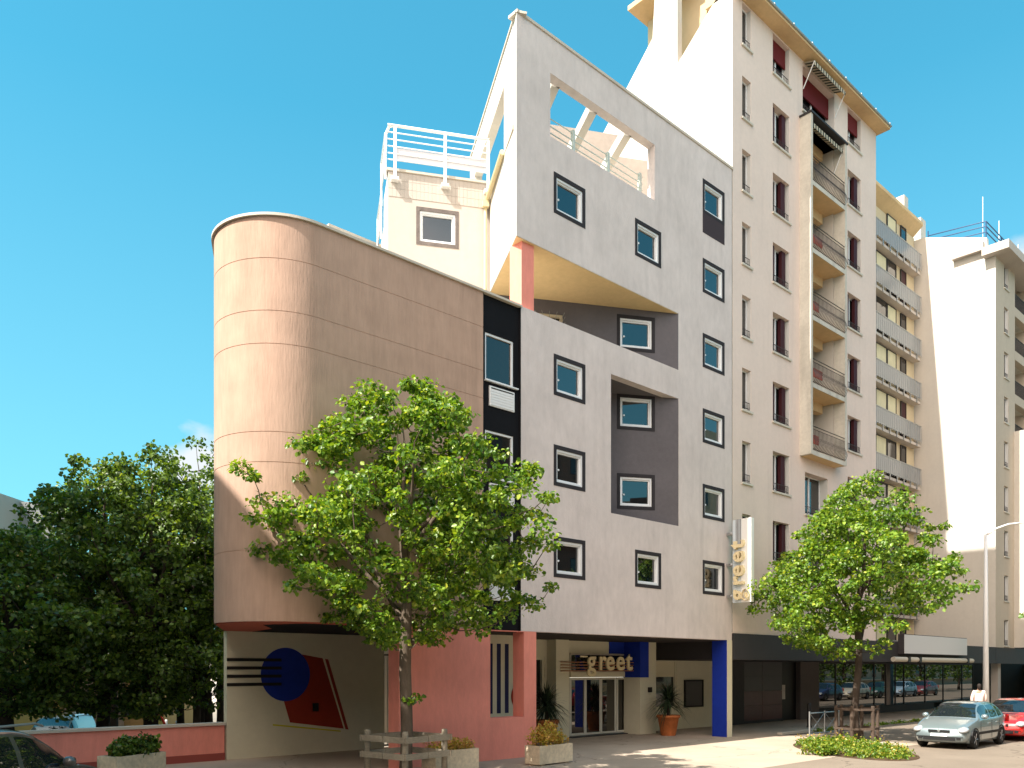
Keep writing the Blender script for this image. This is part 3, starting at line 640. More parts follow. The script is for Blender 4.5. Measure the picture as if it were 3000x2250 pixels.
# ---------------------------------------------------------------- second block (yellow balconies)
b2 = thing('balcony_block', 'yellowish apartment block with continuous glass-fronted balconies between two taller blocks', 'building', (31, 8, 0))
X0, X1 = 23.2, 39.5
MB().box(X0, X1, 4.75, 14, 3.86, 30.4).build('wall', M_apt2, b2)
m = MB(); m.add([(X0, 4.15, 31.15), (X1 - .1, 4.15, 31.15), (X1 - .1, 9, 31.2), (X0, 9, 31.2), (X0, 4.15, 30.95), (X1 - .1, 4.15, 30.95), (X1 - .1, 4.8, 30.4), (X0, 4.8, 30.4)], [(0, 1, 2, 3), (7, 6, 5, 4), (0, 4, 5, 1), (1, 5, 6, 2), (0, 3, 7, 4), (3, 2, 6, 7)])
m.build('roof_eave', M_eave, b2)
for x in (36.2, 41.5): pass
MB().box(36.6, 37.2, 4.2, 4.7, 31.2, 31.9).build('chimney', M_white, b2)
MB().box(40.2, 41.0, 4.6, 5.4, 30.3, 32.0).build('chimney', M_white, b2)
M_bglass = mat('balcony_glass', (.29, .285, .28), .2, .4)
for k in range(10):
    zr = 29.1 - 2.76 * k            # rail height
    zf = zr - 1.05
    b = MB().box(X0, X1 - .25, 4.27, 4.75, zf - .27, zf - .1).build('balcony', M_cream, b2)
    MB().box(X0, X1 - .25, 4.24, 4.27, zf + .08, zr - .03).build('screen', M_bglass, b)
    r = MB().tube([(X0, 4.24, zr), (X1 - .2, 4.24, zr)], .035, 6)
    for i in range(60):
        x = X0 + .1 + i * .272; r.tube([(x, 4.22, zf - .0), (x, 4.22, zr)], .012, 4)
    for i in range(16): r.box(X0 + .4 + i, X0 + .48 + i, 4.2, 4.26, zf - .3, zf + .05)
    r.build('railing', M_metalg, b)
    for i, (wa, wb) in enumerate([(30.2, 31.9), (32.0, 33.6), (33.7, 35.2), (35.3, 36.6), (37.3, 38.1)]):
        if k == 0 and i < 3: continue
        g = MB().ring(wa, wb, zf, zf + 2.4, .05, 4.66, 4.74).build('balcony_window', M_metald, b2)
        MB().box(wa + .05, wb - .05, 4.69, 4.73, zf + .05, zf + 2.35).build('curtain', M_curt if i < 4 and (i + k) % 4 else M_maroon if i == 4 and k % 3 == 1 else M_glass2, g)
# ---------------------------------------------------------------- third block
b3 = thing('corner_block', 'cream corner apartment block with bright blank side wall at the right edge', 'building', (48, 6, 0))
X0, X1 = 39.62, 62
MB().xprism([(.42, 3.86), (.42, 27.4), (.5, 28.9), (4.2, 30.3), (9, 30.3), (9, 3.86)], X0, X0 + .3).build('side_wall', M_white, b3)
sl3 = [26.15 - 2.77 * k for k in range(9)]
hl = [(41.15, 41.95, s_, s_ + 1.6) for s_ in sl3] + [(43.2, 46.5, s_ - .6, s_ + 1.6) for s_ in sl3]
MB().wall(X0, X1, 3.86, 27.6, hl, 0, .42).build('facade_wall', M_apt3, b3)
MB().box(X0 - .006, X0, .001, .42, 3.86, 27.6).build('corner_edge', M_white, b3)
for s_ in sl3:
    apt_window('window', 41.15, 41.95, s_, 0, b3, h=1.6, d=.13)
    g = MB().box(43.2, 46.5, 1.4, 1.5, s_ - .6, s_ + 1.6).build('loggia', M_apt3, b3); MB().box(43.6, 45.8, 1.36, 1.4, s_ - .5, s_ + 1.4).build('pane', M_glass2, g)
    rb = MB()
    for q_ in range(30): rb.tube([(43.25 + q_ * .11, .07, s_ - .6), (43.25 + q_ * .11, .07, s_ + .3)], .014, 4)
    rb.tube([(43.2, .07, s_ + .32), (46.5, .07, s_ + .32)], .03, 5).build('railing', M_metald, g)
    MB().box(46.42, 46.5, .42, 1.4, s_ - .6, s_ + 1.6).build('reveal', M_apt3, g)
    MB().box(43.2, 46.5, .42, 1.4, s_ + 1.6, s_ + 1.68).build('ceiling', M_bal, g); MB().box(43.2, 46.5, .42, 1.4, s_ - .75, s_ - .6).build('floor', M_bal, g)
MB().box(X0 - .6, X1, -.9, .6, 27.6, 28.1).box(X0 - .35, X1, .6, 2.4, 28.1, 28.6).build('roof_eave', M_cream, b3)
MB().box(X0 + .3, X1, 1, 9, 27.6, 29.2).build('upper_storey', M_apt3, b3)
m = MB()
for h in (.35, .7, 1.0): m.tube([(X0 + .2, 4.0, 29.4 + h), (X0 + .2, .6, 29.0 + h), (X0 + 8, .6, 29.0 + h)], .035, 6)
for q in ((X0 + .2, 4.0, 29.3), (X0 + .2, .6, 28.6), (X0 + 3, .6, 28.6)): m.tube([q, (q[0], q[1], q[2] + 1.4)], .04, 6)
m.build('roof_railing', mat('blue_metal', (.03, .07, .16), .5), b3)
for x, z1 in ((X0 + .25, 31.6), (X0 + 3.2, 31.2), (X0 + 7, 31.0)): MB().tube([(x, .8, 28.5), (x, .8, z1)], .02, 6).build('antenna', M_metalw, b3)
MB().box(43.05, 43.3, -.8, 0, 3.9, 17.6).build('balcony_fin', M_white, b3)
m = MB().box(X0 - .02, X1, -.03, .6, 2.88, 3.86).build('fascia', M_fascia, b3)
MB().box(41.0, 41.5, .3, .7, 0, 2.88).build('pillar', M_cream, b3)
MB().box(41.5, 62, 4.3, 4.6, 0, 3.2).box(60, 62, .6, 4.5, 0, 2.88).build('dark_opening', M_blk, b3)
# ---------------------------------------------------------------- trees
LV = np.array([(0, 0, 0), (-.46, .42, .10), (-.30, .85, .02), (0, 1.08, -.14), (.30, .85, .02), (.46, .42, .10)])
LF = [(0, 3, 2, 1), (0, 5, 4, 3)]
def leaves(centres, n_per, spread, size, up=.6, seed=1, vs=.6):
    g = np.random.default_rng(seed); C = np.repeat(centres, n_per, axis=0); n = len(C)
    d = g.normal(size=(n, 3)); d /= np.linalg.norm(d, axis=1)[:, None]; rad = g.random(n) ** .5
    P = C + d * rad[:, None] * np.array([spread, spread, spread * vs])
    nrm = g.normal(size=(n, 3)) * .75 + np.array([0, 0, up]) + d * .5; nrm /= np.linalg.norm(nrm, axis=1)[:, None]
    t = g.normal(size=(n, 3)) + np.array([0, 0, -.5]) + d * .7; t -= (t * nrm).sum(1)[:, None] * nrm; t /= np.linalg.norm(t, axis=1)[:, None]
    b = np.cross(t, nrm); s = size * (.65 + .7 * g.random(n))
    V = P[:, None, :] + s[:, None, None] * (LV[None, :, 0, None] * b[:, None, :] + LV[None, :, 1, None] * t[:, None, :] + LV[None, :, 2, None] * nrm[:, None, :])
    V = V.reshape(-1, 3); k = len(LV)
    F = (np.arange(n)[:, None, None] * k + np.array(LF)[None]).reshape(-1, 4)
    return V, F
def np_mesh(name, V, F, m_, parent, smooth=False):
    org = np.array(ORG[parent.name]) if parent else np.zeros(3)
    me = bpy.data.meshes.new(name); me.vertices.add(len(V)); me.vertices.foreach_set('co', (V - org).astype(np.float32).ravel())
    me.loops.add(F.size); me.loops.foreach_set('vertex_index', F.astype(np.int32).ravel())
    me.polygons.add(len(F)); me.polygons.foreach_set('loop_start', (np.arange(len(F)) * F.shape[1]).astype(np.int32))
    me.materials.append(m_); me.update(calc_edges=True); me.validate()
    o = link(bpy.data.objects.new(name, me)); o.parent = parent
    if parent: ORG[o.name] = ORG[parent.name]
    return o
def tree(label, base, prof, z_first, trunk_r, ncl, nper, size, lm, bm, seed, spread=.5, lean=(0, 0), inner=.35, gap=.0, group=None, extra=(), ybias=1., up=.6, cut=None):
    g = np.random.default_rng(seed); bx, by, bz = base
    t = thing('street_tree', label, 'tree', base, group)
    zs = np.array([p[0] for p in prof]); rs = np.array([p[1] for p in prof]); top = zs[-1]
    cl = []; ph = g.random(6) * 6.28
    while len(cl) < ncl:
        z = zs[0] + (top - zs[0]) * g.random(); R = np.interp(z, zs, rs)
        if g.random() > (R / rs.max()) ** 1.6 + .03: continue
        th = g.random() * 2 * pi
        lob = 1 + .20 * sin(3 * th + ph[0] + z * 1.1) + .14 * sin(5 * th + ph[1] - z * 1.7) + .10 * sin(8 * th + ph[2] + z * 3.1)
        f = inner + (1 - inner) * g.random() ** .6
        r = R * lob * f
        if gap and f > .5 and sin(4 * th + 2.3 * z + ph[3]) * sin(2.1 * z + 3 * th + ph[4]) > 1 - gap: continue
        if cut and (cos(th) * .734 - sin(th) * .679) * r > cut[0] and z < cut[1]: continue
        cl.append((bx + lean[0] * (z - 3) + r * cos(th), by + lean[1] * (z - 3) + r * sin(th) * ybias, z))
    cl += list(extra); cl = np.array(cl)
    sz = spread * (.6 + .7 * g.random(len(cl)))
    parts = [leaves(cl[i::4], nper, spread * (.65, .85, 1.05, 1.25)[i], size, up, seed * 9 + i) for i in range(4)]
    V = np.concatenate([p[0] for p in parts]); o = 0; Fs = []
    for p in parts: Fs.append(p[1] + o); o += len(p[0])
    np_mesh('crown', V, np.concatenate(Fs), lm, t)
    m = MB(); zt = top - (top - zs[0]) * .12
    ax = lambda z: Vector((bx + lean[0] * max(z - 3, 0) * .8 + .05 * sin(z * 2 + ph[0]), by + lean[1] * max(z - 3, 0) * .8 + .05 * sin(z * 1.7 + ph[1]), z))
    zz = np.linspace(bz - .1, zt, 14)
    m.tube([ax(z) for z in zz], [trunk_r * (1.25 if i == 0 else 1.0 if zz[i] < z_first else max(.06, 1 - .95 * (zz[i] - z_first) / (zt - z_first))) for i in range(14)], 10)
    limbs = []
    nl = 9
    for k in range(nl):
        th = 2 * pi * k / nl * 1.0 + g.random() * .6; z0 = z_first + (zt - z_first) * .55 * (k / nl); z1 = min(top - .6, z0 + (top - z0) * (.35 + .35 * g.random()))
        R = np.interp(z1, zs, rs) * .75; p0 = ax(z0); p1 = Vector((bx + lean[0] * (z1 - 3) + R * cos(th), by + lean[1] * (z1 - 3) + R * sin(th) * ybias, z1))
        mid = (p0 + p1) / 2 + Vector((cos(th) * .15 * R, sin(th) * .15 * R, -.1 * (z1 - z0)))
        pts = [p0 * (1 - s) ** 2 + mid * 2 * s * (1 - s) + p1 * s * s for s in np.linspace(0, 1, 7)]
        limbs += pts[1:]; m.tube(pts, [trunk_r * .5 * (1 - .8 * s) for s in np.linspace(0, 1, 7)], 6, False)
    limbs += [ax(z) for z in np.linspace(z_first, zt, 8)]
    LP = np.array([tuple(p) for p in limbs])
    dx_ = cl - np.array([bx, by, 0]); order = np.argsort(np.hypot(dx_[:, 0], dx_[:, 1]) + .25 * np.abs(cl[:, 2] - zs[0]))
    nodes = [tuple(p) for p in LP]; NP = np.zeros((len(nodes) + len(cl), 3)); NP[:len(nodes)] = LP; k_ = len(nodes)
    ra = np.full(len(NP), 9.); ra[:k_] = np.hypot(LP[:, 0] - bx, LP[:, 1] - by)
    for j in order:
        c = cl[j]; rc = math.hypot(c[0] - bx, c[1] - by); d = NP[:k_] - c
        w_ = (d ** 2).sum(1) + np.where(NP[:k_, 2] > c[2] + .15, 1.5, 0) + np.where(ra[:k_] > rc, .6, 0); p = Vector(NP[w_.argmin()]); q = Vector(c)
        mid = (p + q) / 2 + Vector((.05 * sin(j), .05 * cos(j), -.08 * (q - p).length)); m.tube([p, mid, q], [.017, .012, .006], 4, False)
        NP[k_] = c; ra[k_] = rc; k_ += 1
    m.build('trunk', bm, t, True)
    return t
def P3(px, py, d):
    th = radians(42.787); a_ = (px - 1500) / 2450; b_ = (1962 - py) / 2450
    return (CAM[0] + (sin(th) + cos(th) * a_) * d, CAM[1] + (cos(th) - sin(th) * a_) * d, CAM[2] + b_ * d)
t1 = P3(1190, 2290, 19.2)[:2]
tree('bright green street tree in a low wooden rail guard, before the tan rounded wall', (t1[0], t1[1], 0),
     [(3.1, .7), (3.6, 1.9), (4.3, 2.7), (5.3, 3.1), (6.3, 2.9), (7.2, 2.45), (8.1, 1.75), (8.85, .9)], 2.9, .145, 600, 76, .090, M_leaf, M_bark, 5, .30, (-.03, .0), gap=.22, group='street trees on the pavement', up=.7)
t2 = (12.56, -3.93)
ex = [P3(px, py, 28.6) for px, py in ((2655, 1725), (2690, 1722), (2730, 1728), (2765, 1732), (2800, 1722), (2830, 1726), (2850, 1716), (2780, 1745))]
tree('bright green street tree beside the silver car, with a slatted wooden guard', (t2[0], t2[1], 0),
     [(2.9, .8), (3.4, 2.3), (4.2, 2.9), (5.4, 3.1), (6.6, 2.95), (7.6, 2.3), (8.6, 1.4), (9.4, .5)], 3.2, .125, 500, 56, .104, M_leaf, M_barkd, 8, .34, (.06, -.05), gap=.6, group='street trees on the pavement', extra=ex, up=.7, cut=(.3, 4.5))
# small shoots on the first trunk
sh = leaves(np.array([(t1[0] + .02, t1[1] - .14, 1.82), (t1[0] + .16, t1[1] - .16, 1.86)]), 22, .16, .11, .3, 5)
np_mesh('trunk_shoots', sh[0], sh[1], M_leaf, [o for o in bpy.data.objects if o.name == 'street_tree'][0])
LT = [(20, 25, 6.6, 3.3, -1., 'dark leafy tree farthest left behind the low pink wall', 1.2), (300, 28, 9.7, 3.6, -1., 'dark leafy tree above the white van behind the pink wall', 1.1),
      (445, 27.5, 9.8, 3.1, -1., 'dark thick-trunked tree behind the middle of the low pink wall', 1.0), (588, 31, 11.0, 3.8, -1., 'dark tree rising beside the tan rounded wall', 1.6),
      (650, 36, 11.3, 3.8, -1., 'dark tree half hidden by the mural wall', 2.6), (330, 36, 11.4, 3.8, -1., 'taller dark tree at the back of the left tree group', 2.6)]
for i, (px, d, top, R, zb, lab, cb) in enumerate(LT):
    x, y, _ = P3(px, 1962, d)
    tree(lab, (x, y, gh(x, y) - .02), [(cb, R * .45), (cb + 1.2, R * .85), (cb + 2.6, R), (cb + (top - cb) * .55, R * .95), (top - 1.6, R * .62), (top - .5, R * .28), (top, .1)],
         cb + .4, .2 + .03 * (i == 2), 380, 56, .125, M_leafd, M_barkd, 20 + i, .42, inner=.25, group='dark trees behind the low pink wall', up=.55)
for i, (px, d) in enumerate(((572, 29.0), (612, 29.5), (642, 30.5), (527, 30), (664, 29))):
    x, y, _ = P3(px, 1962, d); z = gh(x, y); h = 6.5
    t = thing('slender_tree', ('slender trunk second from the left beside the mural wall', 'slender trunk in the middle of the stand beside the mural wall', 'slender trunk just left of the low wall end', 'slender trunk standing apart at the left of the stand beside the mural wall', 'slender trunk partly hidden by the edge of the mural wall')[i], 'tree', (x, y, z), 'slender trunks next to the mural wall')
    g = np.random.default_rng(60 + i); l = (g.random(2) - .5) * .9
    MB().tube([(x + l[0] * s + .06 * sin(5 * s), y + l[1] * s, z - .1 + h * s) for s in np.linspace(0, 1, 9)], [.17 * (1 - .55 * s) for s in np.linspace(0, 1, 9)], 8).build('trunk', M_barkd, t, True)
    cc = np.array([(x + l[0] + (g.random() - .5) * 2.2, y + l[1] + (g.random() - .5) * 2.2, z + 3.6 + g.random() * 4.4) for _ in range(36)])
    V, F = leaves(cc, 30, .5, .15, .5, 70 + i); np_mesh('crown', V, F, M_leafd, t)
# ---------------------------------------------------------------- tree guards
def plank(m, p, q, w, th):      # horizontal plank between two points, w tall, th thick
    p, q = Vector(p), Vector(q); d = (q - p).normalized(); nrm = Vector((-d.y, d.x, 0)) * th / 2
    vs = [p - nrm, q - nrm, q + nrm, p + nrm]; m.add([tuple(v + Vector((0, 0, -w / 2))) for v in vs] + [tuple(v + Vector((0, 0, w / 2))) for v in vs],
         [(3, 2, 1, 0), (4, 5, 6, 7), (0, 1, 5, 4), (1, 2, 6, 5), (2, 3, 7, 6), (3, 0, 4, 7)])
gd = thing('tree_guard', 'low square guard of round posts and grey planks round the nearer tree', 'tree guard', (t1[0], t1[1], 0), 'wooden tree guards')
hs = .62; ang = radians(8)
crn = [(t1[0] + (sx * cos(ang) - sy * sin(ang)) * hs, t1[1] + (sx * sin(ang) + sy * cos(ang)) * hs) for sx, sy in ((-1, -1), (1, -1), (1, 1), (-1, 1))]
for c in crn: MB().lathe([(.07, 0), (.07, 1.10), (.055, 1.14)], (c[0], c[1], 0), 12).build('post', M_wood, gd, True)
for i in range(4):
    p, q = crn[i], crn[(i + 1) % 4]; d = Vector((q[0] - p[0], q[1] - p[1], 0)).normalized(); o = Vector((d.y, -d.x, 0)) * .09
    for z_ in (.58, .95):
        m = MB(); a_ = Vector((*p, z_)) + o - d * .14; b_ = Vector((*q, z_)) + o + d * .14; mid = (a_ + b_) / 2
        plank(m, a_, mid - d * .012, .135, .035); plank(m, mid + d * .012, b_, .135, .035); m.build('plank', M_wood, gd)
gd2 = thing('tree_guard', 'tall dark guard of upright posts round the tree near the silver car', 'tree guard', (t2[0], t2[1], 0), 'wooden tree guards')
M_wood2 = mat('dark_wood', (.09, .065, .05), .85, .2, nscale=9, namt=.35, bump=.4)
for i in range(6):
    th = i * pi / 3 + .2; MB().lathe([(.065, 0), (.065, 1.22), (.05, 1.25)], (t2[0] + .70 * cos(th), t2[1] + .70 * sin(th), 0), 8).build('post', M_wood2, gd2)
for z_ in (.45, 1.12):
    for i in range(6):
        a_, b_ = i * pi / 3 + .2, (i + 1) * pi / 3 + .2; m = MB()
        plank(m, (t2[0] + .76 * cos(a_), t2[1] + .76 * sin(a_), z_), (t2[0] + .76 * cos(b_), t2[1] + .76 * sin(b_), z_), .08, .03); m.build('rail', M_wood2, gd2)
# ---------------------------------------------------------------- planting bed, weeds
def tufts(name, pts, n, spread, size, m_, parent=None, seed=1, hgt=1.):
    V, F = leaves(np.array(pts), n, spread, size, .2, seed, vs=hgt); return np_mesh(name, V, F, m_, parent)
g = np.random.default_rng(3); bed = []; bc = P3(2495, 2200, 26.0)
def bedp(a_, b_): return (bc[0] + a_ * .734 + b_ * .679, bc[1] - a_ * .679 + b_ * .734)
for _ in range(330):
    th = g.random() * 6.28; r = g.random() ** .5; x, y = bedp(1.35 * r * cos(th), 2.9 * r * sin(th)); bed.append((x, y, .04 + .34 * g.random() ** 2 * (1.15 - r)))
tag(tufts('ground_cover', bed, 30, .15, .062, M_leafg, None, 4, 1.1), 'low bright green ground cover at the foot of the tree by the silver car', 'plants', kind='stuff')
V_, F_ = leaves(np.array([(p[0], p[1], p[2] + .05) for p in bed[::4]]), 6, .2, .05, .2, 31, vs=1.6)
tag(np_mesh('dry_grass', V_, F_, M_leafy, None), 'dry yellow grass tips mixed into the green bed by the silver car', 'grass', kind='stuff')
bd = MB().lathe([(1.0, 0), (.98, .012)], (0, 0, 0), 40); bd.v = [(*bedp(1.5 * x, 3.1 * y), z) for x, y, z in bd.v]
tag(bd.build('planting_bed', M_soil), kind='structure')
wd = [(15.5 + 10.5 * g.random(), -.86 + .08 * g.normal(), .04) for _ in range(130)]
tag(tufts('weeds', wd, 14, .11, .07, M_leafg, None, 9, .7), 'thin strip of green weeds along the kerb behind the silver car', 'weeds', kind='stuff')
bush = [(P3(2410, 2215, 24.5)[0] + .33 * g.normal() * .6, P3(2410, 2215, 24.5)[1] + .33 * g.normal() * .6, .1 + .2 * g.random()) for _ in range(30)]
bo = thing('shrub', 'small rounded green shrub at the left end of the planted tree bed', 'shrub', (bush[0][0], bush[0][1], 0))
tufts('foliage', bush, 40, .2, .07, M_leafg, bo, 12, .9)
MB().tube([(bush[0][0], bush[0][1], 0), (bush[0][0], bush[0][1], .2)], .02, 5).build('stem', M_barkd, bo)
# ---------------------------------------------------------------- planters
def planter(label, c, ang, L, W, H_, plant):
    p = thing('planter', label[0], 'planter', (c[0], c[1], 0), 'rectangular concrete planters'); T = frame((c[0], c[1], 0), ang)
    m = MB(T); b_ = .05
    m.box(-L / 2, L / 2, -W / 2, -W / 2 + b_, .04, H_); m.box(-L / 2, L / 2, W / 2 - b_, W / 2, .04, H_)
    m.box(-L / 2, -L / 2 + b_, -W / 2 + b_, W / 2 - b_, .04, H_); m.box(L / 2 - b_, L / 2, -W / 2 + b_, W / 2 - b_, .04, H_)
    m.box(-L / 2 + b_, L / 2 - b_, -W / 2 + b_, W / 2 - b_, .04, .1); m.box(-L / 2 + .1, -L / 2 + .25, -W / 2 + .05, W / 2 - .05, 0, .04); m.box(L / 2 - .25, L / 2 - .1, -W / 2 + .05, W / 2 - .05, 0, .04)
    m.build('trough', M_conc, p); MB(T).box(-L / 2 + b_, L / 2 - b_, -W / 2 + b_, W / 2 - b_, .1, H_ - .05).build('soil', M_soil, p)
    g = np.random.default_rng(int(L * 100 + c[0] * 10) % 99 + 5)
    q = thing('planter_plant', label[1], 'plant', (c[0], c[1], H_ - .05), 'plants in the concrete planters')
    st = MB(); lp = []
    for _ in range(plant[2]):
        u, v = (g.random() - .5) * (L - .2), (g.random() - .5) * (W - .15); h = plant[3] * (.4 + .7 * g.random()) * (1 - .5 * abs(u) / L)
        a0_ = T((u, v, H_ - .06)); a1_ = T((u * 1.08 + .06 * g.normal(), v + .06 * g.normal(), H_ - .06 + h)); st.tube([a0_, a1_], .004, 3, False)
        for s in (.35, .55, .75, .9, 1.0): lp.append([a0_[i] + (a1_[i] - a0_[i]) * s for i in range(3)])
    V, F = leaves(np.array(lp), plant[4], .05 + plant[3] * .05, plant[1], .3, 5, vs=1.); np_mesh('foliage', V, F, plant[0], q); st.build('stems', M_leafy, q)
    return p
planter(('pale concrete planter at the right end of the pink wall, with yellow and green weeds', 'tall yellow and green weeds in the planter at the right end of the pink wall'), (-.50, -1.62), 4, 1.35, .52, .52, (M_leafy, .055, 46, .62, 6))
planter(('concrete planter with dry straw-coloured grass, between the tree guard and the pink wall', 'dry straw-coloured grass in the planter next to the near tree guard'), (-3.55, -1.25), 0, 1.35, .55, .56, (M_leafy, .04, 60, .34, 4))
pp = P3(388, 2236, 18.7)
planter(('shaded concrete planter in front of the low pink wall, with a dark bush', 'dark green bush in the shaded planter by the low pink wall'), (pp[0], pp[1]), 24, 1.35, .6, .62, (M_leafd, .08, 46, .42, 9))
# ---------------------------------------------------------------- pots with spiky plants
def pot(label, c, seed, H_=.78, lift=0):
    p = thing('plant_pot', label[0], 'pot', (c[0], c[1], 0), 'terracotta pots by the entrance')
    MB().lathe([(.26, 0), (.28, .03), (.40, H_ - .10), (.44, H_ - .10), (.45, H_), (.39, H_), (.37, H_ - .08), (.0, H_ - .08)], (c[0], c[1], 0), 28).build('pot', M_ter, p, True)
    MB().lathe([(.0, 0), (.37, .0), (.37, .02), (0, .02)], (c[0], c[1], H_ - .09), 20).build('soil', M_soil, p)
    q = thing('spiky_plant', label[1], 'plant', (c[0], c[1], H_ - .08), 'spiky plants by the entrance'); g = np.random.default_rng(seed); m = MB()
    st = (c[0], c[1], H_ + .35)
    for i in range(260):
        th = g.random() * 6.28; el = -.55 + 2.0 * g.random(); L = .75 + .4 * g.random(); w_ = .022 + .012 * g.random(); b0 = (st[0], st[1], st[2] + .35 * g.random())
        s_ = (-sin(th) * w_, cos(th) * w_); pts = []
        for k in range(5):
            t = k / 4; r = L * t * cos(el - .0); dz = L * t * sin(el) - .35 * t * t * L; x = b0[0] + r * cos(th); y = b0[1] + r * sin(th); z = b0[2] + dz; f = (1 - t ** 2) * .9 + .05
            pts += [(x - s_[0] * f, y - s_[1] * f, z), (x + s_[0] * f, y + s_[1] * f, z)]
        m.add(pts, [(2 * k, 2 * k + 1, 2 * k + 3, 2 * k + 2) for k in range(4)])
    m.build('blades', M_leafs, q); MB().tube([(c[0], c[1], H_ - .1), (c[0], c[1], H_ + .6)], .06, 8).build('stem', M_barkd, q)
pot(('terracotta pot left of the glass doors, half hidden by the pink wall', 'spiky plant left of the glass doors, half hidden by the pink wall'), (4.05, 3.0), 5)
pot(('terracotta pot on the paving right of the entrance pillar', 'spiky plant in the pot right of the entrance pillar'), (9.6, 2.0), 6)
# ---------------------------------------------------------------- low pink wall
lw = thing('low_wall', 'low pink garden wall with pale coping in front of the dark trees', 'wall', (-12, 5.2, 0))
MB().box(-26, -6.46, 5.12, 5.36, 0, .97).build('wall', M_pink, lw); MB().box(-26, -6.44, 5.06, 5.42, .97, 1.04).build('coping', M_cap, lw)
MB().box(-26, -6.46, 5.09, 5.12, 0, .2).build('plinth', mat('plinth_red', (.30, .07, .055), .85), lw)
# ---------------------------------------------------------------- crowd barrier, lamp, bollard
br = thing('pavement_barrier', 'short grey metal barrier with crossed bars at the pavement edge', 'barrier', (14.4, -1.85, 0))
m = MB(); xa, xb, y_ = 13.15, 15.5, -1.85
m.tube([(xa, y_, .86), (xb, y_, .86)], .025, 6); m.tube([(xa, y_, .1), (xb, y_, .1)], .018, 6); m.build('rail', M_metalg, br)
for x in (xa, (xa + xb) / 2, xb): MB().tube([(x, y_, 0), (x, y_, .93)], .03, 8).build('post', M_metalg, br)
m = MB()
for x0, x1 in ((xa, (xa + xb) / 2), ((xa + xb) / 2, xb)): m.tube([(x0, y_, .86), (x1, y_, .1)], .014, 5); m.tube([(x0, y_, .1), (x1, y_, .86)], .014, 5)
m.build('crossed_bar', M_metalg, br)
lp = thing('street_lamp', 'tall white street lamp with curved arm rising behind the parked cars', 'street lamp', (32.1, -1.85, 0))
lx, ly = 32.1, -1.85
MB().tube([(lx, ly, 0), (lx, ly, 5), (lx, ly, 9.62)], [.17, .12, .075], 12).build('pole', M_metalw, lp, True)
ax_, ay_ = cos(radians(-42)), sin(radians(-42))
MB().tube([(lx, ly, 9.6), (lx + .5 * ax_, ly + .5 * ay_, 9.95), (lx + 1.2 * ax_, ly + 1.2 * ay_, 10.2), (lx + 2.6 * ax_, ly + 2.6 * ay_, 10.35)], [.06, .05, .045, .04], 8).build('arm', M_metalw, lp, True)
MB().box(lx + 2.5 * ax_ - .1, lx + 3.0 * ax_, ly + 3.0 * ay_, ly + 2.5 * ay_ + .1, 10.27, 10.42).build('lamp_head', M_metalw, lp)
bo = thing('bollard', 'short black bollard beside the grey pier of the shop front', 'bollard', (20.4, 2.2, 0))
bx_ = P3(2371, 2100, 36.2); MB().lathe([(.09, 0), (.09, 1.0), (.06, 1.05)], (bx_[0], bx_[1], 0), 10).build('shaft', M_metald, bo)
MB().lathe([(.13, 0), (.12, .06)], (bx_[0], bx_[1], 0), 10).build('base', M_metald, bo)
# ---------------------------------------------------------------- cars
def cr(xs, ks, vs):   # smooth interpolation
    out = []
    for x in xs:
        i = max(0, min(len(ks) - 2, int(np.searchsorted(ks, x, 'right') - 1))); t = (x - ks[i]) / (ks[i + 1] - ks[i])
        p0 = vs[max(i - 1, 0)]; p1, p2 = vs[i], vs[i + 1]; p3 = vs[min(i + 2, len(vs) - 1)]
        m1 = (p2 - p0) / (ks[i + 1] - ks[max(i - 1, 0)]) * (ks[i + 1] - ks[i]); m2 = (p3 - p1) / (ks[min(i + 2, len(ks) - 1)] - ks[i]) * (ks[i + 1] - ks[i])
        out.append((2 * t ** 3 - 3 * t * t + 1) * p1 + (t ** 3 - 2 * t * t + t) * m1 + (-2 * t ** 3 + 3 * t * t) * p2 + (t ** 3 - t * t) * m2)
    return out
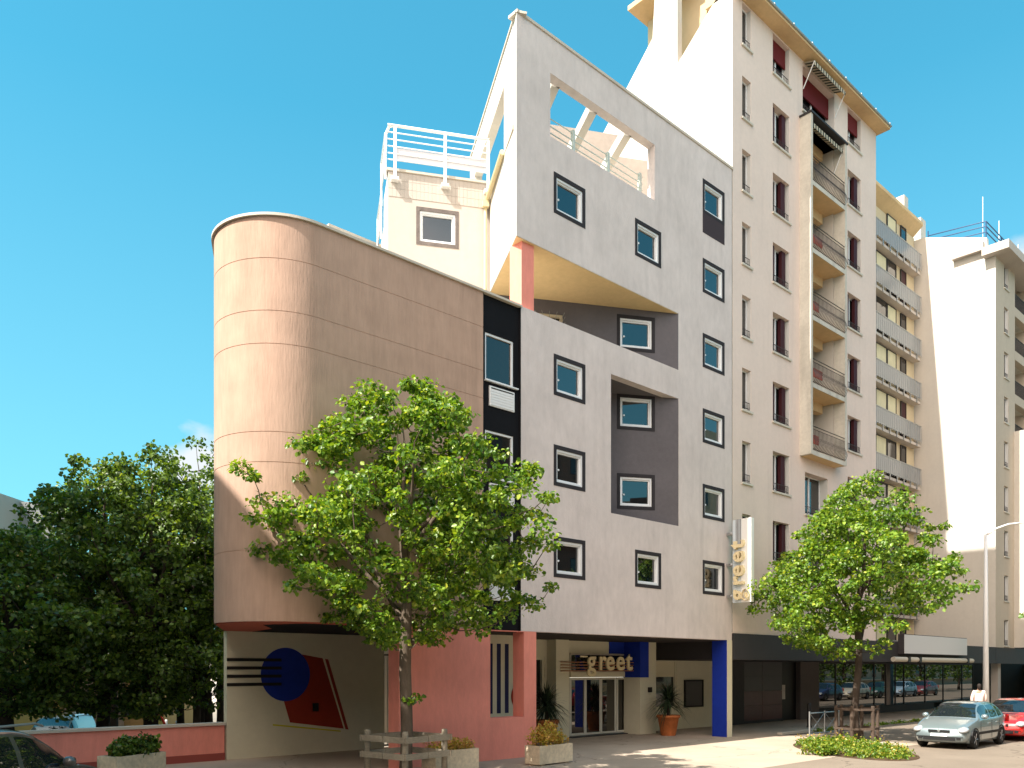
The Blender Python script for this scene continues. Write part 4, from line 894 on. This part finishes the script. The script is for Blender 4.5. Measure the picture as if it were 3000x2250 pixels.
# a car points to -x (nose at x=0, tail at x=L); stations: x, belt/hood height, roof height (== belt if no cabin), half width
def car(label, name, L, W, stn, win, pnt, group, rails=False, wheels=(.72, .78), wr=.30, grille=True, glassm=None, cat='car'):
    t = thing(name, label, cat, (0, 0, 0), group); ks = [s[0] * L for s in stn]
    xs = sorted(set(list(np.linspace(0, L, 58)) + [w_ * L for w_ in win['cuts']]))
    zb = cr(xs, ks, [s[1] for s in stn]); zr = cr(xs, ks, [s[2] for s in stn]); hw = cr(xs, ks, [s[3] * W / 2 for s in stn])
    rings = []
    for x, b_, r_, h in zip(xs, zb, zr, hw):
        r_ = max(r_, b_); cab = r_ - b_; lo = .17 + (.05 if x < .08 * L or x > .93 * L else 0); tum = .17 * min(1, cab / .4)
        rings.append([(0, lo), (h * .6, lo), (h * .93, lo + .02), (h * .985, lo + .14), (h * 1.0, .48), (h * .985, b_ - .10), (h * .95, b_ - .02), (h * .93, b_ + .003 if cab > .02 else b_ + .02),
                      (h * .93 - tum * .5, b_ + cab * .5 + .002), (h * .93 - tum - .02, b_ + cab * .86 + .004), (h * .86 - tum, b_ + cab * .955 + .02), (h * .62 - tum * .6, b_ + cab + .035), (0, b_ + cab + .045)])
    K = len(rings[0]); body = MB(); glass = {}
    V = [[(x, y, z) for y, z in r] for x, r in zip(xs, rings)]
    for i in range(len(xs) - 1):
        xm = (xs[i] + xs[i + 1]) / 2 / L
        for k in range(K - 1):
            tgt = 'body'
            sd_ = [i_ for i_, (a_, b_) in enumerate(win['side']) if a_ < xm < b_]
            if k in (7, 8) and sd_: tgt = 'side_window'
            if k in (8, 9, 10, 11) and win['ws'][0] < xm < win['ws'][1] and k >= 10: tgt = 'windscreen'
            if k >= 10 and win['rw'][0] < xm < win['rw'][1]: tgt = 'rear_window'
            for sgn in (1, -1):
                q = [V[i][k], V[i + 1][k], V[i + 1][k + 1], V[i][k + 1]]; q = [(p[0], p[1] * sgn, p[2]) for p in q]
                if sgn == 1: q = q[::-1]
                (body if tgt == 'body' else glass.setdefault((tgt, sgn, sd_[0]) if tgt == 'side_window' else (tgt,), MB())).poly(q)
    for i in (0, len(xs) - 1):
        q = [V[i][k] for k in range(K)] + [(p[0], -p[1], p[2]) for p in V[i][::-1]]; body.poly(q if i else q[::-1])
    def weld(o):
        import bmesh as bm_; b = bm_.new(); b.from_mesh(o.data); bm_.ops.remove_doubles(b, verts=b.verts, dist=.0005); bm_.ops.recalc_face_normals(b, faces=b.faces); b.to_mesh(o.data); b.free()
        o.data.polygons.foreach_set('use_smooth', [True] * len(o.data.polygons)); return o
    bo_ = weld(body.build('body', pnt, t))
    gm = glassm or mat('car_glass', (.01, .014, .018), .02, .5, ior=2.1)
    for k_, mb_ in glass.items(): weld(mb_.build(k_[0], gm, t))
    ax2 = [wheels[0], L - wheels[1]]
    M_tyre = mat('tyre', (.012, .012, .012), .8); M_rim = mat('rim', (.35, .35, .36), .35, .5, metal=.7)
    for xw in ax2:
        i = int(np.searchsorted(xs, xw)); h = hw[i]
        for sgn in (1, -1):
            wl = MB().lathe([(wr * .72, -.09), (wr * .95, -.10), (wr, -.07), (wr, .07), (wr * .95, .10), (wr * .72, .09)], (xw, sgn * (h - .085), wr), 26, 'y').build('wheel', M_tyre, t, True)
            rm = MB().lathe([(wr * .70, .0), (wr * .70, sgn * .085), (wr * .62, sgn * .09), (wr * .60, sgn * .05), (.02, sgn * .06)], (xw, sgn * (h - .085), wr), 20, 'y')
            for a_ in range(5):
                th = a_ * 2 * pi / 5; rm.tube([(xw, sgn * (h - .01), wr), (xw + wr * .62 * cos(th), sgn * (h - .005), wr + wr * .62 * sin(th))], .022, 5)
            rm.build('rim', M_rim, wl)
            arc_ = MB(); n_ = 22; pr = []
            for k in range(n_ + 1):
                th = -.25 + (pi + .5) * k / n_
                for rr, yy in ((wr + .02, h + .006), (wr + .065, h + .008), (wr + .065, h - .04), (wr + .02, h - .12)): pr.append((xw + rr * cos(th), sgn * yy, wr + rr * sin(th)))
            arc_.add(pr, [(k * 4 + j, k * 4 + (j + 1) % 4, (k + 1) * 4 + (j + 1) % 4, (k + 1) * 4 + j) for k in range(n_) for j in range(4)])
            arc_.build('wheel_arch', mat('black_plastic', (.015, .015, .016), .6), t)
    M_bp = mat('black_plastic', (.015, .015, .016), .6); M_hl = mat('headlight', (.34, .36, .38), .08, .5, ior=1.8, coat=1)
    h0 = hw[2]
    fz = zb[3]
    if grille:
        MB().box(-.035, .1, -h0 * .42, h0 * .42, fz - .16, fz - .085).build('grille', M_bp, t)
        MB().box(-.03, .12, -h0 * .62, h0 * .62, .27, .36).build('lower_grille', M_bp, t)
        MB().box(-.04, .02, -.25, .25, .40, .49).build('number_plate', M_wf, t)
        MB().box(-.022, .1, -h0 * .9, h0 * .9, .375, .395).build('bumper_strip', M_bp, t)
        MB().xprism([(0, fz - .17), (.045, fz - .115), (0, fz - .06), (-.045, fz - .115)], -.055, -.035).build('badge', M_metalg, t)
    for sgn in (1, -1):
        hl = MB(); hx_, hy_, hz_ = .13, sgn * h0 * .86, fz - .075
        pr = []
        for a_ in range(9):
            for b_ in range(14):
                u_, v_ = pi * a_ / 8, 2 * pi * b_ / 14; pr.append((hx_ + .19 * sin(u_) * cos(v_), hy_ + .17 * sin(u_) * sin(v_), hz_ + .085 * cos(u_) + .25 * .19 * sin(u_) * cos(v_)))
        hl.add(pr, [(a_ * 14 + b_, a_ * 14 + (b_ + 1) % 14, (a_ + 1) * 14 + (b_ + 1) % 14, (a_ + 1) * 14 + b_) for a_ in range(8) for b_ in range(14)]).build('headlight', M_hl, t, True)
        MB().box(-.03, .05, sgn * h0 * .74 - .06, sgn * h0 * .74 + .06, .30, .37).build('fog_light', M_bp, t)
        xm_ = win['mirror'] * L; i = int(np.searchsorted(xs, xm_)); hh = hw[i]
        MB().lathe([(.02, -.10), (.075, -.06), (.085, 0), (.07, .07), (.02, .10)], (xm_, sgn * (hh + .06), zb[i] + .07), 10, 'y').build('wing_mirror', pnt, t, True)
        MB().box(L - .06, L + .01, sgn * hw[-3] * .98 - .09, sgn * hw[-3] * .98 + .02, .72, .98).build('tail_light', mat('tail_red', (.35, .01, .01), .2), t)
        m = MB()
        for a_, b_ in win['side'][:2]:
            xh = (b_ - .055) * L; i = int(np.searchsorted(xs, xh)); m.box(xh - .07, xh + .07, sgn * hw[i] - .012, sgn * hw[i] + .015, zb[i] - .17, zb[i] - .14)
        m.build('door_handle', pnt, t)
        MB().box(L * .26, L * .80, sgn * max(hw) - .012, sgn * max(hw) + .012, .44, .52).build('side_strip', M_bp, t)
        m = MB()
        for c_ in win['seams']:
            i = int(np.searchsorted(xs, c_ * L)); m.box(c_ * L - .004, c_ * L + .004, sgn * hw[i] * .99 - .012, sgn * hw[i] + .003, .28, zb[i] - .06)
        m.build('door_seam', M_bp, t)
        if rails: MB().tube([(L * .36, sgn * W * .36, zr[30] + .05), (L * .40, sgn * W * .36, zr[30] + .10), (L * .85, sgn * W * .36, zr[30] + .09), (L * .9, sgn * W * .36, zr[30] + .02)], .02, 6).build('roof_rail', M_metalg, t)
    return t
hatch = [(0, .56, .56, .80), (.025, .64, .64, .90), (.10, .76, .76, .97), (.22, .88, .88, 1.), (.275, .91, .93, 1.), (.36, .93, 1.22, 1.), (.45, .93, 1.385, 1.), (.60, .93, 1.405, 1.), (.78, .95, 1.375, 1.), (.90, .97, 1.20, .98), (.965, .93, .98, .93), (1., .74, .74, .86)]
hw_ = dict(ws=(.275, .425), rw=(.90, .965), side=[(.345, .555), (.575, .745), (.765, .86)], cuts=[.345, .555, .575, .745, .765, .86, .275, .425, .90, .965], mirror=.335, seams=[.30, .565, .755])
c1_ = car('silver-blue hatchback parked at the kerb facing left, in front of a red car', 'parked_car', 4.05, 1.68, hatch, hw_, paint('paint_silver', (.27, .335, .355), .55, .32), 'cars parked along the street')
c1_.location = (11.55, -7.05, 0); c1_.rotation_euler = (0, 0, radians(1))
c2_ = car('bright red hatchback parked directly behind the silver-blue car', 'parked_car', 3.9, 1.72, hatch, hw_, paint('paint_red_car', (.60, .012, .012), .1, .3), 'cars parked along the street')
c2_.location = (16.2, -7.3, 0); c2_.rotation_euler = (0, 0, radians(1))
mpv = [(0, .60, .60, .80), (.03, .72, .72, .92), (.10, .84, .84, .98), (.20, .96, .96, 1.), (.26, 1.0, 1.05, 1.), (.34, 1.02, 1.36, 1.), (.43, 1.03, 1.56, 1.), (.60, 1.04, 1.62, 1.), (.80, 1.06, 1.58, 1.), (.93, 1.08, 1.40, .97), (.975, 1.0, 1.05, .93), (1., .82, .82, .86)]
mw2 = dict(ws=(.24, .41), rw=(.93, .975), side=[(.30, .50), (.52, .70), (.72, .88)], cuts=[.3, .5, .52, .7, .72, .88, .24, .41, .93, .975], mirror=.32, seams=[.29, .51, .71])
c3_ = car('dark grey-brown people carrier with roof rails, cut off by the left edge of the photo', 'parked_car', 4.5, 1.8, mpv, mw2, paint('paint_graphite', (.11, .095, .085), .3, .35), 'cars parked along the street', rails=True, wr=.33, wheels=(.85, .9))
fx = P3(212, 2240, 14.4); c3_.location = (fx[0], fx[1], 0); c3_.rotation_euler = (0, 0, radians(180 + 40))
van = [(0, .75, .75, .84), (.03, .88, .88, .94), (.12, 1.0, 1.0, 1.), (.20, 1.08, 1.12, 1.), (.28, 1.12, 1.50, 1.), (.37, 1.14, 1.74, 1.), (.6, 1.15, 1.80, 1.), (.9, 1.15, 1.78, 1.), (.985, 1.15, 1.70, .97), (1., 1.0, 1.0, .94)]
vw = dict(ws=(.19, .345), rw=(2, 3), side=[(.27, .42)], cuts=[.27, .42, .19, .345], mirror=.29, seams=[.26, .43, .7])
c4_ = car('small white van parked behind the low pink wall', 'parked_van', 4.1, 1.75, van, vw, paint('paint_white', (.55, .60, .64), 0, .3), None, cat='van', grille=False, wheels=(.8, .8))
vx = P3(118, 2093, 30); c4_.location = (vx[0], vx[1], gh(vx[0], vx[1]) - .02); c4_.rotation_euler = (0, 0, radians(58))
for px, d, col, lab, rz in ((520, 50, (.03, .10, .35), 'blue car parked far behind the dark trees, left of a tree trunk', 70), (478, 47, (.02, .05, .2), 'dark blue car parked just left of the blue car behind the trees', 70),
                            (545, 56, (.4, .03, .02), 'red car far behind the dark trees', 70), (660, 44, (.6, .6, .6), 'pale car behind the trees next to the mural wall', 20)):
    c = car(lab, 'parked_car', 3.9, 1.7, hatch, hw_, paint('paint_far_%d' % px, col, 0, .3), 'cars parked behind the trees'); x, y, _ = P3(px, 1962, d)
    c.location = (x, y, gh(x, y)); c.rotation_euler = (0, 0, radians(rz))
# cars and buildings across the street, mirrored in the glass
row = [(31, 'white', (.6, .6, .6)), (36, 'black', (.02, .02, .02)), (41, 'pale grey', (.4, .42, .44)), (46, 'dark blue', (.02, .03, .10)), (51, 'cream', (.5, .45, .35)), (56, 'dark green', (.02, .06, .04)), (61, 'pale blue', (.3, .4, .5)), (66, 'dark red', (.2, .02, .02))]
for x, lab, col in row:
    c = car(lab + ' hatchback parked in the row behind the red car, beyond the right edge', 'parked_car', 3.9, 1.7, hatch, hw_, paint('paint_row_' + lab.replace(' ', '_'), col, 0, .3), 'cars parked along the street'); c.location = (x, -7.6, 0)
for i, (x, y) in enumerate(((48, -14), (56, -14), (65, -14), (74, -14), (84, -14), (96, -14))):
    tree(('first', 'second', 'third', 'fourth', 'fifth', 'sixth')[i] + ' leafy tree along the far side of the street, counted from the near end', (x, y, 0), [(.9, .6), (1.8, 2.2), (3.6, 3.2), (5.5, 3.6), (7.5, 2.6), (9, .4)], 2.2, .16, 90, 30, .26, M_leafd, M_barkd, 90 + i, .8, group='trees on the far side of the street')
tree('bright green street tree just beyond the right edge of the view', (35.5, -6.9, 0), [(3.0, 1), (4.0, 2.7), (5.5, 3.3), (7.5, 2.2), (9, .4)], 2.9, .15, 150, 44, .17, M_leaf, M_barkd, 97, .6, group='street trees on the pavement')
ob = thing('opposite_building', 'long beige apartment building on the far side of the street', 'building', (10, -34, 0))
MB().box(-45, 190, -46, -30, 0, 14.5).build('wall', mat('opposite_plaster', (.50, .40, .30), .9, nscale=1, namt=.15), ob)
m = MB(); m2 = MB()
for k in range(5):
    for i in range(72): (m if (i + k) % 3 else m2).box(-43 + i * 3.2, -41.7 + i * 3.2, -30, -29.96, 1.4 + 2.9 * k, 3.1 + 2.9 * k)
m.build('window', M_glass2, ob); m2.build('shutter', mat('shutter_brown', (.10, .06, .04), .8), ob)
m = MB()
for k in range(5): m.box(-45, 190, -30, -29.2, .95 + 2.9 * k, 1.1 + 2.9 * k)
m.build('balcony_slab', mat('opposite_slab', (.5, .42, .32), .9), ob)
for nm, x0, x1, hh, cc, lab in (('opposite_building', 18, 36, 22, (.20, .13, .09), 'taller brown apartment building on the far side of the street'), ('opposite_building', 36.2, 62, 26, (.72, .60, .42), 'tallest cream apartment building on the far side of the street')):
    o = thing(nm, lab, 'building', (x0, -34, 0)); MB().box(x0, x1, -44, -29.6, 0, hh).build('wall', mat('opposite_%d' % hh, cc, .9, nscale=1, namt=.12), o)
    m = MB()
    for k in range(int(hh / 2.9)):
        for i in range(int((x1 - x0) / 3)): m.box(x0 + .8 + i * 3, x0 + 2.2 + i * 3, -29.6, -29.56, 1.2 + 2.9 * k, 2.9 + 2.9 * k)
    m.build('window', M_glass2, o)
# tall block to the left, whose shadow falls on the rounded wall and forecourt
lb = thing('shading_block', 'tall plain apartment block to the left of the view', 'building', (-27, 8, 0))
MB().xprism([(-9.0, 0), (-9.0, 14.6), (3.7, 22.3), (24, 24), (24, 0)], -34, -20.4).build('wall', M_apt3, lb)
MB().box(-20.4, -20.36, 2, 3.4, 3, 5).build('window', M_glass2, lb)
# yellow house far left
yh = thing('yellow_house', 'yellow house with grey parapet roof at the far left above the trees', 'building', (-16, 30, 0))
hx = P3(20, 1962, 44); TH = frame((hx[0], hx[1], -1.05), 47)
M_yh = mat('plaster_yellow', (.58, .36, .12), .9, .1, nscale=4, namt=.08)
MB(TH).box(-14, 1.2, -3, 9, 0, 9.6).build('wall', M_yh, yh)
MB(TH).box(-14.2, 1.45, -3.3, 9.2, 9.6, 9.85).build('cornice', M_cap, yh)
MB(TH).box(-14, 3.3, -1.5, 9, 9.85, 12.2).build('attic', mat('attic_grey', (.42, .42, .38), .8), yh)
for q in (-1.4, -.2): MB(TH).box(q, q + .25, -3.25, -1.4, 7.2, 12.1).build('downpipe', M_metalg, yh)
for q in (-3.2, -.6): g = MB(TH).box(q, q + 1.0, -3.04, -3.0, 6.6, 8.3).build('window', M_glass2, yh)
for px, d, w_, h_, c_, lab in ((285, 46, 7.5, 2.9, (.45, .27, .11), 'low ochre building seen under the dark tree crowns'), (215, 44, 3.4, 3.4, (.45, .33, .25), 'low tan building seen between the white van and the ochre wall'), (60, 46, 7, 3.4, (.30, .27, .24), 'grey building low behind the dark trees at the far left'),
                                (540, 75, 24, 5.5, (.62, .58, .52), 'pale long building far behind the tree trunks')):
    x, y, _ = P3(px, 1962, d); o = thing('low_building', lab, 'building', (x, y, -1.05)); T_ = frame((x, y, -1.05), -45)
    MB(T_).box(-w_ / 2, w_ / 2, 0, 5, 0, h_ + .3).build('wall', mat('low_plaster_%d' % px, c_, .9, nscale=3, namt=.1), o)
    MB(T_).box(-w_ / 2 - .1, w_ / 2 + .1, -.15, 5.1, h_ + .3, h_ + .5).build('roof', M_cap, o)
    for k in range(2): MB(T_).box(-w_ / 4 + k * w_ / 2 - .35, -w_ / 4 + k * w_ / 2 + .35, -.03, .0, 1.0, 2.3).build('window', M_glass2, o)
for px, wh in ((283, 'left of a pair in front of the ochre building'), (303, 'right of a pair in front of the ochre building'), (487, 'standing alone near the far blue car')):
    x, y, _ = P3(px, 1962, 36 if px < 400 else 42); z = gh(x, y); o = thing('bollard', 'thin pale bollard, ' + wh, 'bollard', (x, y, z), 'pale bollards in the side street')
    MB().lathe([(.07, 0), (.07, 1.0), (.04, 1.05)], (x, y, z), 8).build('shaft', M_metalw, o)
# road works sign (striped triangle) behind the trees
x, y, _ = P3(466, 1962, 42); z = gh(x, y); o = thing('warning_sign', 'small red-edged triangular road sign beyond the dark trees', 'road sign', (x, y, z)); T_ = frame((x, y, z), -55)
MB(T_).vprism([(-.45, .7), (.45, .7), (0, 1.5)], -.02, .02).build('plate', mat('sign_red', (.6, .04, .02), .5), o); MB(T_).vprism([(-.27, .79), (.27, .79), (0, 1.3)], -.026, -.021).build('face', mat('sign_yellow', (.75, .6, .2), .5), o)
MB(T_).tube([(0, .05, 0), (0, .05, .9)], .03, 6).build('post', M_metalg, o)
# ---------------------------------------------------------------- person behind the silver car
def skinned(name, pts, edges, radii, m_, parent, sub=2):
    org = ORG[parent.name]; me = bpy.data.meshes.new(name); me.from_pydata([(p[0], p[1], p[2]) for p in pts], edges, []); o = bpy.data.objects.new(name, me); link(o)
    md = o.modifiers.new('skin', 'SKIN'); sv = me.skin_vertices[0].data
    for i, r in enumerate(radii): sv[i].radius = r if hasattr(r, '__len__') else (r, r)
    sv[0].use_root = True; s2 = o.modifiers.new('sub', 'SUBSURF'); s2.levels = sub; s2.render_levels = sub
    bpy.context.view_layer.update(); m2 = bpy.data.meshes.new_from_object(o.evaluated_get(bpy.context.evaluated_depsgraph_get())); bpy.data.objects.remove(o)
    m2.name = name; m2.materials.clear(); m2.materials.append(m_); m2.polygons.foreach_set('use_smooth', [True] * len(m2.polygons)); o = link(bpy.data.objects.new(name, m2)); o.parent = parent; ORG[o.name] = org; return o
pe = thing('person', 'person in a loose pale pink top walking on the pavement behind the silver car', 'person', (0, 0, 0))
J = [(0, 0, .95), (0, 0, 1.15), (0, 0, 1.38), (0, 0, 1.50), (0, .01, 1.57), (0, .02, 1.65), (0, .01, 1.73), (.19, 0, 1.42), (.25, .02, 1.15), (.23, .14, .93), (.22, .19, .84), (-.19, 0, 1.42), (-.26, -.03, 1.15), (-.25, -.02, .90), (-.25, -.01, .80),
     (.10, 0, .88), (.11, .14, .50), (.11, .06, .10), (.11, .18, .04), (-.10, 0, .88), (-.11, -.06, .50), (-.11, -.20, .12), (-.11, -.10, .04)]
Ed = [(0, 1), (1, 2), (2, 3), (3, 4), (4, 5), (5, 6), (2, 7), (7, 8), (8, 9), (9, 10), (2, 11), (11, 12), (12, 13), (13, 14), (0, 15), (15, 16), (16, 17), (17, 18), (0, 19), (19, 20), (20, 21), (21, 22)]
Rr = [(.15, .11), (.13, .10), (.15, .10), .055, .06, .085, .075, .055, .042, .034, .03, .055, .042, .034, .03, .085, .06, .045, .035, .085, .06, .045, .035]
M_skin = mat('skin', (.45, .26, .18), .6); body = skinned('body', J, Ed, Rr, M_skin, pe)
skinned('top', [(0, 0, .86), (0, 0, 1.1), (0, 0, 1.36), (0, 0, 1.46), (.2, 0, 1.43), (.27, .02, 1.16), (.25, .1, 1.0), (-.2, 0, 1.43), (-.28, -.03, 1.16), (-.27, -.02, 1.0)], [(0, 1), (1, 2), (2, 3), (2, 4), (4, 5), (5, 6), (2, 7), (7, 8), (8, 9)],
        [(.21, .15), (.19, .14), (.18, .125), (.08, .07), .075, .07, .065, .075, .07, .065], mat('cloth_pale_pink', (.72, .56, .50), .9), pe)
skinned('trousers', [(0, 0, .92), (.10, 0, .86), (.11, .13, .5), (.11, .06, .14), (-.10, 0, .86), (-.11, -.06, .5), (-.11, -.19, .16)], [(0, 1), (1, 2), (2, 3), (0, 4), (4, 5), (5, 6)], [(.16, .12), .10, .075, .065, .10, .075, .065], mat('cloth_dark', (.03, .03, .05), .9), pe)
skinned('hair', [(0, .0, 1.75), (0, -.05, 1.70), (0, -.07, 1.60), (0, -.07, 1.50)], [(0, 1), (1, 2), (2, 3)], [.07, .105, .09, .05], mat('hair_dark', (.02, .013, .01), .7), pe)
hp = P3(2868, 1962, 37.5); pe.location = (hp[0], hp[1], 0); pe.rotation_euler = (0, 0, radians(-60)); pe.scale = (1.03, 1.03, 1.06)
